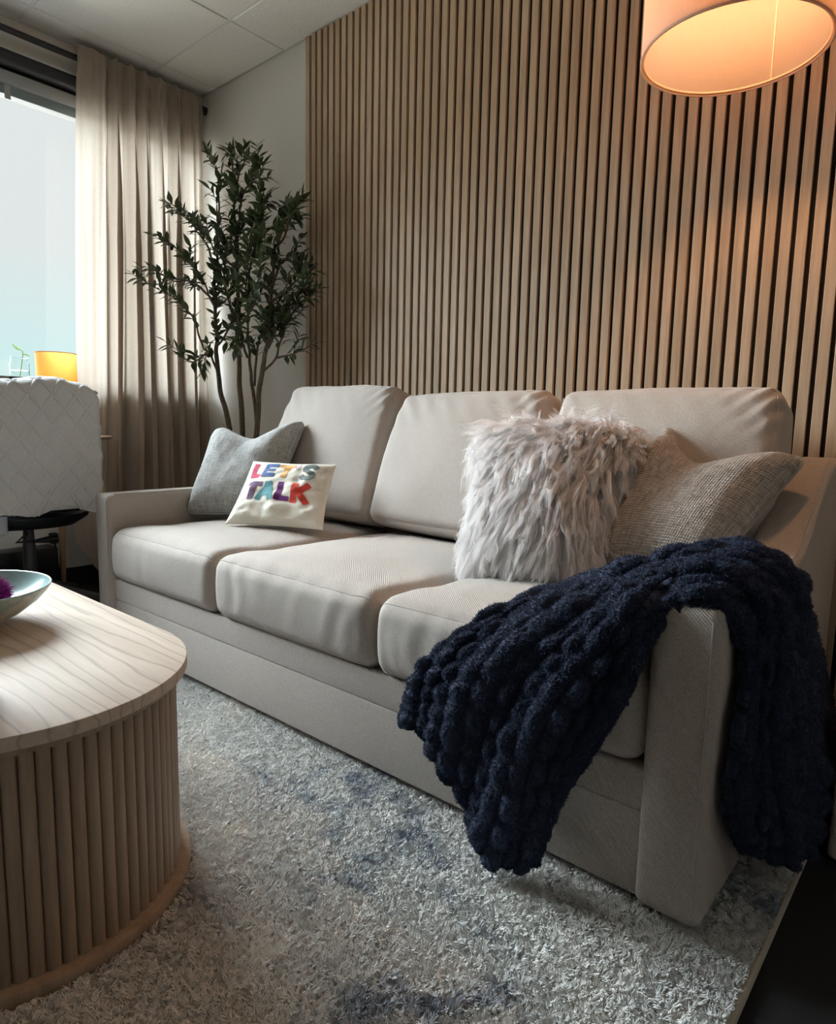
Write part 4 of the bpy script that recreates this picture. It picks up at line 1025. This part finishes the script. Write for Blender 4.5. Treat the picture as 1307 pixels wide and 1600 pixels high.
for z in (0.186, 0.364):
    tube_obj('shade_ring', [(0.082 * math.cos(a_), 0.082 * math.sin(a_), z) for a_ in aa[::2]], 0.0018, M['amber_shade'], tl, 6, True)
v, f = lathe([(0.0, 0.0), (0.045, 0.0), (0.050, 0.02), (0.040, 0.10), (0.015, 0.13), (0.012, 0.20), (0.0, 0.20)], 32); from_py('base', v, f, M['tan_ceramic'], tl)
v, f = lathe([(0.0, 0.25), (0.012, 0.255), (0.022, 0.275), (0.020, 0.295), (0.0, 0.305)], 20); from_py('bulb', v, f, M['bulb_small'], tl)
tube_obj('harp', [(0, 0, 0.20), (0, 0, 0.25)], 0.008, M['black_metal'], tl, 10)
jar = thing('glass_jar', 'clear glass jar with a green cutting standing on the window sill', 'jar', (-0.898, -0.975, 1.006))
v, f = lathe([(0.0, 0.001), (0.038, 0.001), (0.040, 0.006), (0.040, 0.085), (0.034, 0.098), (0.034, 0.112), (0.036, 0.113), (0.036, 0.116)], 32); from_py('jar_glass', v, f, M['jar'], jar)
v, f = lathe([(0.0, 0.004), (0.037, 0.004), (0.037, 0.055), (0.0, 0.055)], 28); from_py('water', v, f, M['jar'], jar)
tube_obj('plant_stem', [(-0.012, 0.0, 0.01), (0.0, 0.008, 0.07), (0.004, 0.016, 0.13), (0.004, 0.014, 0.145)], 0.0022, M['green'], jar, 6)
for (p_, dr_, s_) in (((0.004, 0.014, 0.145), (0.0, -0.6, 0.30), 0.050), ((0.004, 0.012, 0.13), (0.1, 0.7, -0.1), 0.035)):
    o = bpy.data.objects.new('plant_leaf', leaf_mesh('plant_leaf', M['green'])); link(o, jar)
    d_ = Vector(dr_).normalized(); y_ = Vector((1, 0, 0.3)).cross(d_).normalized(); z_ = d_.cross(y_)
    o.matrix_local = Matrix.Translation(p_) @ Matrix((d_, z_, y_)).transposed().to_4x4() @ Matrix.Diagonal((s_, s_ * 2.2, s_, 1))
hp = thing('sill_plant', 'tiny leafy sprig behind the amber lamp on the window sill', 'plant', (-0.90, -0.80, 1.006))
v, f = lathe([(0.0, 0.0), (0.025, 0.0), (0.032, 0.05), (0.028, 0.05), (0.024, 0.04), (0.0, 0.04)], 24); from_py('pot', v, f, M['trim'], hp)
for k in range(7):
    a_ = k * 0.9; tip = (0.03 * math.cos(a_), 0.03 * math.sin(a_), 0.10 + 0.018 * (k % 3))
    sm_ = tube_obj('stem', [(0, 0, 0.04), (tip[0] * 0.4, tip[1] * 0.4, 0.08), tip], 0.0014, M['green'], hp, 5)
    o = bpy.data.objects.new('plant_leaf', leaf_mesh('plant_leaf', M['leaf_pale'])); link(o, hp)
    d_ = Vector((math.cos(a_), math.sin(a_), 0.7)).normalized(); y_ = Vector((0, 0, 1)).cross(d_).normalized(); z_ = d_.cross(y_)
    o.matrix_local = Matrix.Translation(tip) @ Matrix((d_, y_, z_)).transposed().to_4x4() @ Matrix.Diagonal((0.028, 0.05, 0.028, 1))
bx = thing('computer_tower', 'low black box standing on the floor against the window wall', 'computer', (-0.795, -1.12, 0.0))
bm = bmesh.new(); box(bm, (-0.12, -0.30, 0.008), (0.0, 0.235, 0.232), 0.006, 2); bm_obj('case', bm, M['black'], bx)
bm = bmesh.new()
for y in (-0.26, 0.20): box(bm, (-0.11, y - 0.015, 0.0), (-0.01, y + 0.015, 0.010), 0.002, 1)
bm_obj('foot_strip', bm, M['black'], bx)
pg = thing('power_plug', 'black power plug in the wall beside the wooden side table', 'plug', (XW, -0.868, 0.262))
bm = bmesh.new(); box(bm, (0.0, -0.018, -0.026), (0.035, 0.018, 0.026), 0.006, 2); bm_obj('plug_body', bm, M['black'], pg)
tube_obj('cable', [(0.03, 0, -0.02), (0.034, 0.005, -0.10), (0.03, 0.02, -0.20), (0.04, 0.03, -0.255)], 0.004, M['black'], pg, 8)
# pouf beyond the sofa
pf = thing('pouf', 'beige upholstered pouf on the dark carpet beyond the end of the sofa', 'pouf', (2.595, -0.436, 0.0))
soft_box('cover', (0.220, 0.219, 0.15), 0.012, (0.0, 0.0, 0.02), lambda o: o + np.array([0, 0, 0.153]), M['pouf'], pf, 20)
v, f = lathe([(0.0, 0.0), (0.16, 0.0), (0.16, 0.006), (0.0, 0.006)], 24); from_py('base', v, f, M['black'], pf)

# hazy tree outside
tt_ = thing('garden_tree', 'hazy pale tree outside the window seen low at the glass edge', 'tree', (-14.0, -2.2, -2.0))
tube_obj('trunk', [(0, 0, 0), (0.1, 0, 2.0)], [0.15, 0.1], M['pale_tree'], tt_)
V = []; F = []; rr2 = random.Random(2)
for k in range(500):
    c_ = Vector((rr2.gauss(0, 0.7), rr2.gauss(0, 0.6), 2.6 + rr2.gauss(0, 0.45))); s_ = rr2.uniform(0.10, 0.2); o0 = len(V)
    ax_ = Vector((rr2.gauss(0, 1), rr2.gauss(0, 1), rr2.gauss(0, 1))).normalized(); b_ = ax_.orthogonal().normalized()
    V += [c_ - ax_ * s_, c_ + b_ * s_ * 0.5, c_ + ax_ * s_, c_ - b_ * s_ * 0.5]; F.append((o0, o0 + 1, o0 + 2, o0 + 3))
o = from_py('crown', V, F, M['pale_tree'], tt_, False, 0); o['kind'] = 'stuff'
